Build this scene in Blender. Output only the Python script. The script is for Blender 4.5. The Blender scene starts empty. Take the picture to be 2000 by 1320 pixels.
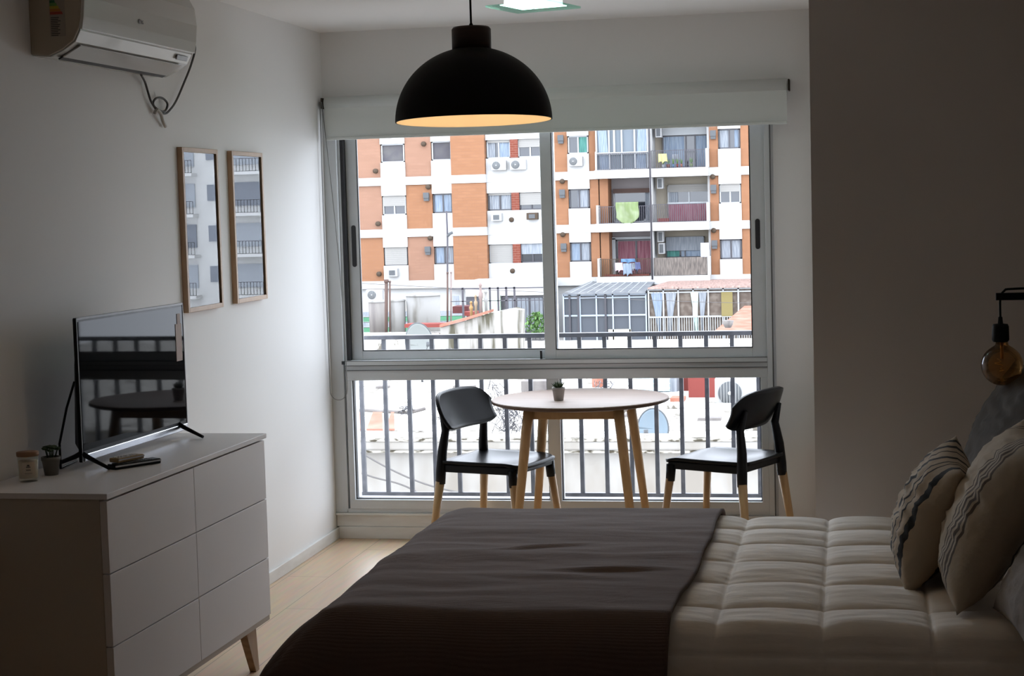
import bpy, bmesh, math, random
from mathutils import Vector, Matrix, noise
random.seed(7)
S = bpy.context.scene
COL = S.collection
PI = math.pi

# ------------------------------------------------------------------ camera, sky, exposure
FPX, YAW, PIT, ROLL = 3337.1, -.194636, -.076647, -.027642
EYE = Vector((0, 0, 1.62))
_f = Vector((math.sin(YAW)*math.cos(PIT), math.cos(YAW)*math.cos(PIT), math.sin(PIT)))
_r0 = Vector((math.cos(YAW), -math.sin(YAW), 0)); _u0 = _r0.cross(_f)
_r = _r0*math.cos(ROLL)+_u0*math.sin(ROLL); _u = -_r0*math.sin(ROLL)+_u0*math.cos(ROLL)
cam_d = bpy.data.cameras.new('camera'); cam = bpy.data.objects.new('camera', cam_d); COL.objects.link(cam)
cam_d.sensor_width = 36; cam_d.lens = FPX/2000*36; cam_d.clip_end = 500; cam_d.clip_start = .05
cam.matrix_world = Matrix(((_r.x, _u.x, -_f.x, EYE.x), (_r.y, _u.y, -_f.y, EYE.y), (_r.z, _u.z, -_f.z, EYE.z), (0, 0, 0, 1)))
S.camera = cam
w = bpy.data.worlds.new('sky'); S.world = w; w.use_nodes = True
wn = w.node_tree
bg = wn.nodes['Background']; bg.inputs[0].default_value = (.82, .892, 1, 1); bg.inputs[1].default_value = 8.0
S.view_settings.view_transform = 'Standard'; S.view_settings.look = 'None'
S.view_settings.exposure = 0.21; S.view_settings.gamma = 1; S.view_settings.use_curve_mapping = False
S.cycles.max_bounces = 14; S.cycles.diffuse_bounces = 12; S.cycles.glossy_bounces = 4
S.cycles.transmission_bounces = 6; S.cycles.transparent_max_bounces = 16
S.cycles.sample_clamp_indirect = 6; S.cycles.caustics_reflective = False; S.cycles.caustics_refractive = False
try:
    S.cycles.use_denoising = True; S.cycles.denoiser = 'OPENIMAGEDENOISE'
except Exception: pass
_pl = bpy.data.lights.new('window_daylight', 'AREA'); _pl.shape = 'RECTANGLE'; _pl.size = 2.15; _pl.size_y = 1.95
_pl.cycles.is_portal = True
_po = bpy.data.objects.new('window_daylight', _pl); COL.objects.link(_po)
_po.location = (-1.42, 8.22, 1.12); _po.rotation_euler = (-PI/2, 0, 0)

def at(px, py, X=None, Y=None, Z=None):
    """the point of the place seen at a spot of the photograph, at a known distance or height"""
    d = _r*((px-1000)/FPX)+_u*(-(py-660)/FPX)+_f
    t = X/d.x if X is not None else Y/d.y if Y is not None else (Z-EYE.z)/d.z
    return EYE+d*t

# ------------------------------------------------------------------ materials
def M(name, col, rough=.6, metal=0, spec=.5, emis=None, es=0, trans=0, coat=0, sheen=0):
    m = bpy.data.materials.new(name); m.use_nodes = True
    b = m.node_tree.nodes['Principled BSDF']
    b.inputs['Base Color'].default_value = (*col, 1); b.inputs['Roughness'].default_value = rough
    b.inputs['Metallic'].default_value = metal; b.inputs['Specular IOR Level'].default_value = spec
    if emis: b.inputs['Emission Color'].default_value = (*emis, 1); b.inputs['Emission Strength'].default_value = es
    if trans: b.inputs['Transmission Weight'].default_value = trans
    if coat: b.inputs['Coat Weight'].default_value = coat
    if sheen: b.inputs['Sheen Weight'].default_value = sheen
    return m
def nd(m, t, **k):
    n = m.node_tree.nodes.new(t)
    for a, v in k.items(): setattr(n, a, v)
    return n
def lk(m, a, b): m.node_tree.links.new(a, b)
def coords(m, scale=(1, 1, 1), gen=False):
    t = nd(m, 'ShaderNodeTexCoord'); mp = nd(m, 'ShaderNodeMapping'); mp.inputs['Scale'].default_value = scale
    lk(m, t.outputs['Generated' if gen else 'Object'], mp.inputs[0]); return mp.outputs[0]
def bump(m, scale=60, strength=.2, dist=.01, sc=(1, 1, 1), detail=4):
    b = m.node_tree.nodes['Principled BSDF']
    n = nd(m, 'ShaderNodeTexNoise'); n.inputs['Scale'].default_value = scale; n.inputs['Detail'].default_value = detail
    lk(m, coords(m, sc), n.inputs['Vector'])
    bp = nd(m, 'ShaderNodeBump'); bp.inputs['Strength'].default_value = strength; bp.inputs['Distance'].default_value = dist
    lk(m, n.outputs[0], bp.inputs['Height']); lk(m, bp.outputs[0], b.inputs['Normal']); return m
def mottle(m, c1, c2, scale=3, lo=.4, hi=.65, sc=(1, 1, 1), detail=6):
    b = m.node_tree.nodes['Principled BSDF']
    n = nd(m, 'ShaderNodeTexNoise'); n.inputs['Scale'].default_value = scale; n.inputs['Detail'].default_value = detail
    lk(m, coords(m, sc), n.inputs['Vector'])
    r = nd(m, 'ShaderNodeValToRGB'); r.color_ramp.elements[0].position = lo; r.color_ramp.elements[1].position = hi
    r.color_ramp.elements[0].color = (*c1, 1); r.color_ramp.elements[1].color = (*c2, 1)
    lk(m, n.outputs[0], r.inputs[0]); lk(m, r.outputs[0], b.inputs['Base Color']); return m
def wood(name, c1, c2, sc=(1, 12, 12), scale=3, rough=.5):
    m = M(name, c1, rough)
    b = m.node_tree.nodes['Principled BSDF']
    n = nd(m, 'ShaderNodeTexWave'); n.wave_type = 'BANDS'; n.bands_direction = 'Y'
    n.inputs['Scale'].default_value = scale; n.inputs['Distortion'].default_value = 6; n.inputs['Detail'].default_value = 3
    n.inputs['Detail Scale'].default_value = 1.4
    lk(m, coords(m, sc), n.inputs['Vector'])
    r = nd(m, 'ShaderNodeValToRGB'); r.color_ramp.elements[0].color = (*c1, 1); r.color_ramp.elements[1].color = (*c2, 1)
    lk(m, n.outputs[0], r.inputs[0]); lk(m, r.outputs[0], b.inputs['Base Color']); return m
def tiles(name, c1, c2, mortar, w_, h_, ms=.01, rough=.6, axes='XZ'):
    m = M(name, c1, rough); b = m.node_tree.nodes['Principled BSDF']
    t = nd(m, 'ShaderNodeTexCoord'); s = nd(m, 'ShaderNodeSeparateXYZ'); c = nd(m, 'ShaderNodeCombineXYZ')
    lk(m, t.outputs['Object'], s.inputs[0]); lk(m, s.outputs[axes[0]], c.inputs[0]); lk(m, s.outputs[axes[1]], c.inputs[1])
    k = nd(m, 'ShaderNodeTexBrick'); k.inputs['Scale'].default_value = 1; k.inputs['Brick Width'].default_value = w_
    k.inputs['Row Height'].default_value = h_; k.inputs['Mortar Size'].default_value = ms
    k.inputs['Color1'].default_value = (*c1, 1); k.inputs['Color2'].default_value = (*c2, 1); k.inputs['Mortar'].default_value = (*mortar, 1)
    lk(m, c.outputs[0], k.inputs['Vector']); lk(m, k.outputs[0], b.inputs['Base Color']); return m
def glass(name, tint=(1, 1, 1), refl=1.0, ior=1.5, rough=0):
    m = bpy.data.materials.new(name); m.use_nodes = True; t = m.node_tree; t.nodes.clear()
    o = t.nodes.new('ShaderNodeOutputMaterial'); mx = t.nodes.new('ShaderNodeMixShader')
    tr = t.nodes.new('ShaderNodeBsdfTransparent'); tr.inputs[0].default_value = (*tint, 1)
    g = t.nodes.new('ShaderNodeBsdfGlossy'); g.inputs['Roughness'].default_value = rough
    fr = t.nodes.new('ShaderNodeFresnel'); fr.inputs[0].default_value = ior
    mu = t.nodes.new('ShaderNodeMath'); mu.operation = 'MULTIPLY'; mu.inputs[1].default_value = refl
    t.links.new(fr.outputs[0], mu.inputs[0]); t.links.new(mu.outputs[0], mx.inputs[0])
    t.links.new(tr.outputs[0], mx.inputs[1]); t.links.new(g.outputs[0], mx.inputs[2]); t.links.new(mx.outputs[0], o.inputs[0])
    return m

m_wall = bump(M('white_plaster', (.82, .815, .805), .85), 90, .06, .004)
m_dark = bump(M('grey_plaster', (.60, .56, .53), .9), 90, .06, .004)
m_ceil = bump(M('ceiling_paint', (.88, .875, .865), .9), 60, .05, .004)
m_floor = M('light_wood_floor', (.5, .4, .3), .38)
def _floor():
    m = m_floor; b = m.node_tree.nodes['Principled BSDF']
    t = nd(m, 'ShaderNodeTexCoord'); mp = nd(m, 'ShaderNodeMapping'); mp.inputs['Rotation'].default_value = (0, 0, PI/2)
    lk(m, t.outputs['Object'], mp.inputs[0])
    k = nd(m, 'ShaderNodeTexBrick'); k.inputs['Scale'].default_value = 1; k.inputs['Brick Width'].default_value = 1.2; k.inputs['Row Height'].default_value = .19
    k.inputs['Mortar Size'].default_value = .0012; k.inputs['Color1'].default_value = (.74, .54, .36, 1); k.inputs['Color2'].default_value = (.70, .51, .335, 1); k.inputs['Mortar'].default_value = (.2, .15, .1, 1)
    lk(m, mp.outputs[0], k.inputs['Vector'])
    n = nd(m, 'ShaderNodeTexNoise'); n.inputs['Scale'].default_value = 6; n.inputs['Detail'].default_value = 6
    lk(m, coords(m, (8, .7, 1)), n.inputs['Vector'])
    x = nd(m, 'ShaderNodeMixRGB', blend_type='MULTIPLY'); x.inputs[0].default_value = .35
    lk(m, k.outputs[0], x.inputs[1]); lk(m, n.outputs['Color'], x.inputs[2]); lk(m, x.outputs[0], b.inputs['Base Color'])
_floor()
m_alu = M('white_lacquered_aluminium', (.62, .64, .65), .35)
m_step_shade = M('step_shade_grey', (.10, .10, .10), .5)  # dark grey for strips that paint shade on the frame steps
m_seal_gap = M('black_seal_and_gap', (.015, .015, .017), .5)  # seals, and also strips drawn as dark gaps
m_trim = mottle(M('white_painted_wood', (.7, .7, .68), .5), (.66, .65, .62), (.74, .74, .72), 5, .35, .6, (1, 1, 4))
m_glass = glass('window_glass', (.98, .98, .983), .35)
m_pglass = glass('picture_glass', (1, 1, 1), 1.3, 1.52)
m_blind = bump(M('pale_grey_blind_fabric', (.69, .72, .70), .9), 400, .2, .001)
m_black = M('matt_black_metal', (.004, .004, .004), .6, spec=.2)
m_blackp = M('black_plastic', (.003, .003, .004), .34, spec=.2)
m_rail = mottle(M('dark_grey_painted_iron', (.03, .03, .035), .45), (.028, .03, .038), (.06, .06, .07), 20, .4, .7)
m_beech = wood('beech_wood', (.52, .33, .155), (.46, .285, .13), (3, 3, 1), 6, .45)
m_top = wood('pale_oak_veneer', (.60, .49, .44), (.47, .37, .32), (.35, 3.2, 1), 4, .5)
m_top.node_tree.nodes['Principled BSDF'].inputs['Specular IOR Level'].default_value = .2
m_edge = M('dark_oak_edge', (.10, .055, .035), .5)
m_walnut = wood('walnut_wood', (.05, .022, .012), (.032, .014, .008), (1, 1, 8), 4)
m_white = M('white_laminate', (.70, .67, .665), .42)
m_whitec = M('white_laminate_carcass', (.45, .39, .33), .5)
m_legw = wood('warm_wood_leg', (.36, .23, .13), (.28, .17, .09), (6, 6, 1), 3)
m_frame = wood('ash_wood_frame', (.52, .35, .22), (.42, .27, .16), (1, 10, 1), 4)
m_acw = M('off_white_abs', (.56, .55, .52), .22, coat=.3)
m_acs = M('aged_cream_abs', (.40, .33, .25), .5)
m_acv = M('silver_vane', (.60, .61, .61), .15)
m_grey = M('grey_plastic', (.2, .2, .22), .4)
m_cable = M('dark_cable', (.05, .045, .042), .6)
m_tube = M('white_drain_tube', (.42, .39, .35), .6)
m_screen = M('black_glass_screen', (.003, .003, .004), .03, spec=.04)
m_silver = M('bright_silver_trim', (.55, .57, .62), .22, .9)
m_terr = M('grey_ceramic', (.34, .31, .29), .7)
m_pot2 = M('dark_grey_ceramic', (.16, .15, .13), .7)
m_soil = M('soil', (.02, .015, .01), .9)
m_leaf = M('succulent_green', (.035, .07, .02), .5)
m_wax = M('cream_wax', (.75, .62, .45), .5)
m_label = M('paper_label', (.62, .52, .40), .8)
m_ink = M('black_ink', (.02, .02, .02), .7)
m_cork = M('cork_lid', (.27, .14, .07), .7)
m_jar = glass('clear_jar_glass', (.97, .97, .94), .3)
m_amber = glass('amber_bulb_glass', (.72, .52, .30), .8)
m_ledge = glass('green_edge_glass', (.66, .88, .80), .18)
m_diff = M('lit_frosted_glass', (.7, .85, .8), .4, emis=(.86, 1, .95), es=12)
m_shadein = M('cream_lacquer', (.85, .72, .52), .5)
m_bulb = M('warm_bulb', (1, .9, .7), .4, emis=(1, .82, .60), es=24)
m_gold = M('gold_filament', (.8, .5, .2), .3, .8)
m_sheet = M('white_cotton', (.55, .50, .44), .85)
m_quilt = bump(mottle(M('cream_quilt_cotton', (.80, .73, .65), .85, sheen=.1), (.78, .715, .635), (.83, .765, .685), 8), 10, .22, .012, (1, 3, 3), 5)
m_throw = M('brown_knitted_wool', (.11, .078, .068), .95, sheen=.08)
def _knit():
    m = m_throw; b = m.node_tree.nodes['Principled BSDF']
    wv = nd(m, 'ShaderNodeTexWave'); wv.bands_direction = 'Y'; wv.inputs['Scale'].default_value = 55; wv.inputs['Distortion'].default_value = 1.5
    lk(m, coords(m), wv.inputs['Vector'])
    n = nd(m, 'ShaderNodeTexNoise'); n.inputs['Scale'].default_value = 500; lk(m, coords(m), n.inputs['Vector'])
    n2 = nd(m, 'ShaderNodeTexNoise'); n2.inputs['Scale'].default_value = 9; n2.inputs['Detail'].default_value = 5; lk(m, coords(m, (.7, 2.2, 1)), n2.inputs['Vector'])
    a = nd(m, 'ShaderNodeMath', operation='ADD'); lk(m, wv.outputs['Fac'], a.inputs[0]); lk(m, n.outputs[0], a.inputs[1])
    bp = nd(m, 'ShaderNodeBump'); bp.inputs['Strength'].default_value = .3; bp.inputs['Distance'].default_value = .002
    lk(m, a.outputs[0], bp.inputs['Height'])
    b2 = nd(m, 'ShaderNodeBump'); b2.inputs['Strength'].default_value = .22; b2.inputs['Distance'].default_value = .02
    lk(m, n2.outputs[0], b2.inputs['Height']); lk(m, bp.outputs[0], b2.inputs['Normal']); lk(m, b2.outputs[0], b.inputs['Normal'])
    r = nd(m, 'ShaderNodeValToRGB'); r.color_ramp.elements[0].color = (.105, .068, .055, 1); r.color_ramp.elements[1].color = (.14, .094, .077, 1)
    lk(m, n.outputs[0], r.inputs[0]); lk(m, r.outputs[0], b.inputs['Base Color'])
_knit()
m_pgrey = bump(M('charcoal_linen', (.075, .066, .06), .9), 12, .5, .02)
m_plight = bump(M('light_grey_linen', (.33, .30, .28), .9), 12, .5, .02)
def stripes(name, base, dark, pairs, axis='Y'):
    m = bump(M(name, base, .9), 14, .5, .015); b = m.node_tree.nodes['Principled BSDF']
    t = nd(m, 'ShaderNodeTexCoord'); s = nd(m, 'ShaderNodeSeparateXYZ'); lk(m, t.outputs['Object'], s.inputs[0])
    n = nd(m, 'ShaderNodeTexNoise'); n.inputs['Scale'].default_value = 9; lk(m, t.outputs['Object'], n.inputs['Vector'])
    mm = nd(m, 'ShaderNodeMath', operation='MULTIPLY_ADD'); lk(m, n.outputs[0], mm.inputs[0]); mm.inputs[1].default_value = .005; lk(m, s.outputs[axis], mm.inputs[2])
    tot = None
    for c, hw in pairs:
        k = nd(m, 'ShaderNodeMath', operation='COMPARE'); lk(m, mm.outputs[0], k.inputs[0]); k.inputs[1].default_value = c+.0025; k.inputs[2].default_value = hw
        if tot is None: tot = k.outputs[0]
        else:
            a = nd(m, 'ShaderNodeMath', operation='MAXIMUM'); lk(m, tot, a.inputs[0]); lk(m, k.outputs[0], a.inputs[1]); tot = a.outputs[0]
    x = nd(m, 'ShaderNodeMixRGB'); x.inputs[1].default_value = (*base, 1); x.inputs[2].default_value = (*dark, 1)
    lk(m, tot, x.inputs[0]); lk(m, x.outputs[0], b.inputs['Base Color']); return m
m_cush1 = stripes('cream_linen_black_stripes', (.42, .34, .25), (.012, .011, .012), [(-.175, .013), (-.12, .004), (-.09, .004), (-.03, .013), (.05, .006), (.11, .013), (.18, .013)])
m_cush2 = stripes('cream_cotton_brown_stripes', (.46, .39, .30), (.10, .075, .06), [(-.17, .005), (-.15, .006), (-.128, .005), (-.105, .006), (-.083, .004), (.12, .006), (.15, .006)])
# outside
m_fw = mottle(M('white_facade_paint', (0.315, 0.31, 0.302), .9), (0.298, 0.295, 0.283), (0.33, 0.327, 0.323), .5, .3, .6)
m_brick = tiles('tan_brick', (0.18, 0.0873, 0.0466), (0.165, 0.0787, 0.0412), (0.151, 0.0752, 0.0429), .5, .16, .012)
m_brickp = tiles('pink_brick', (0.18, 0.1, 0.068), (0.167, 0.0927, 0.0626), (0.158, 0.0895, 0.0609), .5, .16, .012)
m_redp = tiles('red_panel_tiles', (0.118, 0.0323, 0.0215), (0.107, 0.0286, 0.018), (0.151, 0.0716, 0.0537), .3, .12, .01)
m_cream = M('cream_balcony_wall', (0.225, 0.199, 0.159), .9)
m_pinkw = M('pale_pink_balcony_wall', (0.206, 0.185, 0.183), .9)
m_dwin = M('dark_window_glass', (0.0149, 0.0166, 0.0216), .08, spec=.6)
m_gwin = mottle(M('grey_blank_window', (0.063, 0.0597, 0.063), .5), (0.053, 0.0497, 0.0564), (0.0729, 0.0696, 0.0696), 2)
m_dfr = M('dark_window_frame', (0.0199, 0.0183, 0.0232), .5)
m_wfr = M('white_window_frame', (0.268, 0.276, 0.282), .5)
m_shut = tiles('cream_roller_shutter', (0.185, 0.178, 0.166), (0.185, 0.178, 0.166), (0.155, 0.149, 0.139), 10, .10, .012)
m_curt = mottle(M('white_curtain', (0.172, 0.185, 0.202), .9), (0.125, 0.137, 0.155), (0.196, 0.208, 0.223), 5, .4, .6, (6, 1, .3))
m_curtb = mottle(M('pale_blue_curtain', (0.142, 0.172, 0.214), .9), (0.113, 0.142, 0.185), (0.172, 0.202, 0.237), 5, .4, .6, (6, 1, .3))
m_curtp = mottle(M('pink_curtain', (0.155, 0.0653, 0.08), .9), (0.125, 0.0446, 0.0594), (0.172, 0.086, 0.0982), 5, .4, .6, (6, 1, .3))
m_rail2 = M('thin_grey_rail', (0.053, 0.0497, 0.0564), .5)
m_railw = M('white_painted_rail', (0.239, 0.239, 0.232), .5)
m_lime = mottle(M('lime_green_cloth', (0.133, 0.165, 0.085), .9), (0.117, 0.151, 0.0687), (0.159, 0.186, 0.112), 3)
m_bamb = mottle(M('weathered_cane_screen', (0.0926, 0.0829, 0.0729), .9), (0.053, 0.0464, 0.0431), (0.139, 0.119, 0.103), 4, .35, .65, (5, 1, .6))
m_cond = M('white_condenser_casing', (0.244, 0.244, 0.242), .5)
m_grill = M('grey_fan_grille', (0.0663, 0.0696, 0.0729), .5)
m_brownm = M('brown_metal', (0.0464, 0.0331, 0.0232), .6)
m_terra = tiles('terracotta_tiles', (0.138, 0.0451, 0.0292), (0.122, 0.0398, 0.0265), (0.0796, 0.0265, 0.0186), .3, .3, .02, axes='XY')
m_red = M('red_roof_paint', (0.134, 0.0337, 0.0285), .8)
m_orange = mottle(M('orange_sheet', (0.215, 0.0928, 0.0655), .8), (0.19, 0.0758, 0.0517), (0.234, 0.118, 0.0893), 2)
m_conc = mottle(M('weathered_white_concrete', (.5, .48, .44), .95), (.10, .09, .075), (.52, .50, .46), 3.2, .36, .43, (1.2, 1.2, .5))
m_conc2 = mottle(M('stained_pale_wall', (0.17, 0.159, 0.141), .95), (0.138, 0.124, 0.106), (0.186, 0.177, 0.162), 2, .35, .6, (1, 1, .4))
m_lichen = mottle(M('lichen_stained_coping', (0.199, 0.185, 0.159), .95), (0.0331, 0.0282, 0.0199), (0.225, 0.209, 0.179), 7, .40, .52, (1, 1, 3))
m_tank = mottle(M('grey_fibre_tank', (0.119, 0.106, 0.0994), .85), (0.0926, 0.0829, 0.0796), (0.152, 0.139, 0.129), 1.5, .35, .65, (3, 3, .4))
m_tankw = mottle(M('whitewashed_tank', (0.153, 0.148, 0.135), .9), (0.0918, 0.0849, 0.0744), (0.17, 0.165, 0.157), 2.0, .30, .5, (2, 2, .5))
m_pipe = M('brown_chimney_pipe', (0.0663, 0.0431, 0.0365), .7)
m_dish = M('grey_satellite_dish', (0.139, 0.146, 0.139), .5)
m_dishb = M('pale_blue_dish', (0.133, 0.166, 0.192), .5)
m_green = M('green_awning', (0.053, 0.139, 0.0796), .8)
m_bush = mottle(M('bush_leaves', (0.078, 0.156, 0.0468), .8), (0.0468, 0.101, 0.0312), (0.156, 0.258, 0.0936), 20)
m_ochre = M('ochre_clay', (0.199, 0.113, 0.0398), .8)
m_bluef = M('blue_plastic', (0.0331, 0.0829, 0.15), .6)
m_yel = M('pale_yellow_cloth', (0.239, 0.232, 0.0926), .8)
m_teal = mottle(M('teal_curtain', (0.0331, 0.126, 0.106), .9), (0.0265, 0.0994, 0.0859), (0.053, 0.159, 0.133), 5, .4, .6, (6, 1, .3))
m_sglass = M('sunroom_dark_glass', (0.0412, 0.0474, 0.0576), .12, spec=.5)
m_sroof = mottle(M('sunroom_grey_roofing', (0.119, 0.126, 0.133), .6), (0.0994, 0.106, 0.116), (0.146, 0.15, 0.152), 1.5)
m_wbrown = mottle(M('brown_curtained_room', (0.0994, 0.0796, 0.0663), .8), (0.0729, 0.0564, 0.0464), (0.119, 0.0994, 0.0829), 4)
m_straw = M('straw_blind', (0.139, 0.113, 0.0497), .9)
m_tower = M('white_tower_paint', (0.666, 0.666, 0.657), .9)
m_mud = mottle(M('weathered_tile_roofing', (0.2, 0.14, 0.12), .9), (0.12, 0.09, 0.08), (0.3, 0.2, 0.17), 5, .35, .65, (3, 1, 1))
m_twin = M('pale_blind_window', (.40, .43, .47), .8)
m_twin2 = M('grey_blind_window', (.24, .26, .30), .8)
m_street = M('courtyard_paving', (0.389, 0.372, 0.351), .9)

m_stain = mottle(M('rain_streaked_render', (.19, .185, .165), .95), (.06, .055, .04), (.2, .19, .175), 2.2, .41, .51, (1.8, 1.8, .22))
for _m in (m_fw, m_brick, m_brickp, m_redp, m_cream, m_pinkw, m_gwin, m_shut, m_curt, m_curtb, m_curtp, m_lime, m_bamb, m_cond, m_wfr, m_terra, m_red, m_orange, m_conc, m_conc2, m_lichen, m_tank, m_tankw, m_pipe, m_dish, m_dishb, m_green, m_bush, m_stain, m_mud, m_sroof, m_wbrown, m_straw, m_street, m_tower, m_rail2, m_railw, m_brownm, m_grill):
    _m.node_tree.nodes['Principled BSDF'].inputs['Specular IOR Level'].default_value = .08
# ------------------------------------------------------------------ mesh helpers
ORG = {}
class MB:
    def __init__(s): s.v = []; s.f = []; s.m = []; s.smooth = []
    def add(s, vs, fs, mi=0, sm=False):
        o = len(s.v); s.v += [Vector(v) for v in vs]
        for f in fs: s.f.append([i+o for i in f]); s.m.append(mi); s.smooth.append(sm)
        return s
    def box(s, x0, x1, y0, y1, z0, z1, mi=0):
        if x0 > x1: x0, x1 = x1, x0
        if y0 > y1: y0, y1 = y1, y0
        if z0 > z1: z0, z1 = z1, z0
        return s.add([(x0, y0, z0), (x1, y0, z0), (x1, y1, z0), (x0, y1, z0), (x0, y0, z1), (x1, y0, z1), (x1, y1, z1), (x0, y1, z1)],
                     [(0, 3, 2, 1), (4, 5, 6, 7), (0, 1, 5, 4), (1, 2, 6, 5), (2, 3, 7, 6), (3, 0, 4, 7)], mi)
    def hexa(s, b, t, mi=0):
        return s.add(list(b)+list(t), [(0, 3, 2, 1), (4, 5, 6, 7), (0, 1, 5, 4), (1, 2, 6, 5), (2, 3, 7, 6), (3, 0, 4, 7)], mi)
    def tube(s, pts, r, n=10, mi=0, rs=None, cap=True, closed=False):
        pts = [Vector(p) for p in pts]; rings = []; up = None
        N = len(pts)
        for i, p in enumerate(pts):
            d = (pts[(i+1) % N]-pts[i-1]) if closed else (pts[min(i+1, N-1)]-pts[max(i-1, 0)])
            d.normalize()
            if up is None:
                up = Vector((0, 0, 1)) if abs(d.z) < .9 else Vector((1, 0, 0))
            a = d.cross(up).normalized(); b2 = a.cross(d).normalized(); up = b2
            rr = rs[i] if rs else r
            rings.append([p+(a*math.cos(2*PI*k/n)+b2*math.sin(2*PI*k/n))*rr for k in range(n)])
        vs = [v for R in rings for v in R]; fs = []
        for i in range(N if closed else N-1):
            j = (i+1) % N
            for k in range(n): fs.append((i*n+k, i*n+(k+1) % n, j*n+(k+1) % n, j*n+k))
        s.add(vs, fs, mi, True)
        if cap and not closed:
            o = len(s.v)-len(vs)
            s.f.append([o+k for k in range(n)][::-1]); s.m.append(mi); s.smooth.append(False)
            s.f.append([o+(N-1)*n+k for k in range(n)]); s.m.append(mi); s.smooth.append(False)
        return s
    def lathe(s, prof, c=(0, 0, 0), n=32, mi=0, axis='Z', sm=True):
        c = Vector(c); vs = []
        for r, z in prof:
            for k in range(n):
                a = 2*PI*k/n; x, y = r*math.cos(a), r*math.sin(a)
                p = {'Z': (x, y, z), 'Y': (x, z, y), 'X': (z, x, y)}[axis]
                vs.append(c+Vector(p))
        fs = []
        for i in range(len(prof)-1):
            for k in range(n): fs.append((i*n+k, i*n+(k+1) % n, (i+1)*n+(k+1) % n, (i+1)*n+k))
        return s.add(vs, fs, mi, sm)
    def grid(s, fn, nu, nv, mi=0, sm=True):
        vs = [fn(i/nu, j/nv) for i in range(nu+1) for j in range(nv+1)]
        fs = [(i*(nv+1)+j, (i+1)*(nv+1)+j, (i+1)*(nv+1)+j+1, i*(nv+1)+j+1) for i in range(nu) for j in range(nv)]
        return s.add(vs, fs, mi, sm)
    def extr(s, poly, a, b, axis='Y', mi=0):
        n = len(poly)
        def P(u, v, t): return {'Y': (u, t, v), 'X': (t, u, v), 'Z': (u, v, t)}[axis]
        vs = [P(u, v, a) for u, v in poly]+[P(u, v, b) for u, v in poly]
        fs = [list(range(n))[::-1], list(range(n, 2*n))]+[(i, (i+1) % n, n+(i+1) % n, n+i) for i in range(n)]
        return s.add(vs, fs, mi)
    def build(s, name, mat, parent=None, label=None, bevel=0, sub=0, solid=0, smooth=False, doubles=False):
        me = bpy.data.meshes.new(name)
        org = ORG.get(parent.name, Vector((0, 0, 0))) if parent else ORG.get('_', Vector((0, 0, 0)))
        me.from_pydata([tuple(v-org) for v in s.v], [], s.f)
        for mt in (mat if isinstance(mat, (list, tuple)) else [mat]): me.materials.append(mt)
        for p, mi, sm in zip(me.polygons, s.m, s.smooth): p.material_index = mi; p.use_smooth = sm or smooth
        bm = bmesh.new(); bm.from_mesh(me)
        if doubles: bmesh.ops.remove_doubles(bm, verts=bm.verts, dist=1e-5)
        bmesh.ops.recalc_face_normals(bm, faces=bm.faces); bm.to_mesh(me); bm.free()
        o = bpy.data.objects.new(name, me); COL.objects.link(o)
        if parent: o.parent = parent; ORG[o.name] = org
        if label: o['label'] = label
        if solid:
            k = o.modifiers.new('thickness', 'SOLIDIFY'); k.thickness = solid; k.offset = 0
        if bevel:
            k = o.modifiers.new('edge', 'BEVEL'); k.width = bevel; k.segments = 2; k.limit_method = 'ANGLE'
        if sub:
            k = o.modifiers.new('soft', 'SUBSURF'); k.levels = sub; k.render_levels = sub
        return o
def thing(name, label, cat, loc=(0, 0, 0), group=None):
    o = bpy.data.objects.new(name, None); COL.objects.link(o); o.location = loc; o.empty_display_size = .1
    ORG[o.name] = Vector(loc); o['label'] = label; o['category'] = cat
    if group: o['group'] = group
    return o
def tag(o, label, cat, group=None, kind=None):
    o['label'] = label; o['category'] = cat
    if group: o['group'] = group
    if kind: o['kind'] = kind
    return o
def struct(o): o['kind'] = 'structure'; return o
def dup(root, loc=None, label=None, rotz=None):
    r = root.copy(); COL.objects.link(r)
    if loc is not None: r.location = loc
    if rotz is not None: r.rotation_euler = (0, 0, rotz)
    if label: r['label'] = label
    for ch in list(root.children):
        c = ch.copy(); COL.objects.link(c); c.parent = r
        for g in list(ch.children):
            d = g.copy(); COL.objects.link(d); d.parent = c
    return r

# ------------------------------------------------------------------ room shell
XL, YW, CEIL, XR = -2.506, 8.084, 2.49, .80
struct(MB().box(XL-.1, XR+.1, -3, YW+.15, -.12, 0).build('floor', m_floor))
struct(MB().box(XL-.1, XR+.1, -3, YW+.15, CEIL, CEIL+.15).build('ceiling', m_ceil))
struct(MB().box(XL-.15, XL, -3, YW+.15, 0, CEIL).build('wall_left', m_wall))
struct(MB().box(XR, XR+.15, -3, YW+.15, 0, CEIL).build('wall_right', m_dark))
struct(MB().box(XL-.1, XR+.1, -3.15, -3, 0, CEIL).build('wall_front', m_wall))
WX0, WX1, WZ0, WZ1 = XL, -.33, .13, 2.10
struct(MB().box(XL, XR, YW, YW+.15, WZ1, CEIL).box(WX1, XR, YW, YW+.15, 0, WZ1).build('wall_back', m_wall))
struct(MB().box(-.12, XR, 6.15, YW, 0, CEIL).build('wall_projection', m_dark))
bb = MB(); bb.box(XL, XL+.014, -3, YW, 0, .055); struct(bb.build('baseboard_left', m_trim, bevel=.003))
tr = MB(); tr.box(XL+.014, WX1, YW-.02, YW+.15, 0, .06); tr.box(XL+.002, WX1, YW-.012, YW+.15, .06, .118); tr.box(XL+.002, WX1, YW-.03, YW+.15, .118, .13)
struct(tr.build('trim_1', m_trim, bevel=.003))
tb = MB(); tb.box(WX1, -.12, YW-.012, YW, 0, .055); struct(tb.build('trim_2', m_trim, bevel=.003))

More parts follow.
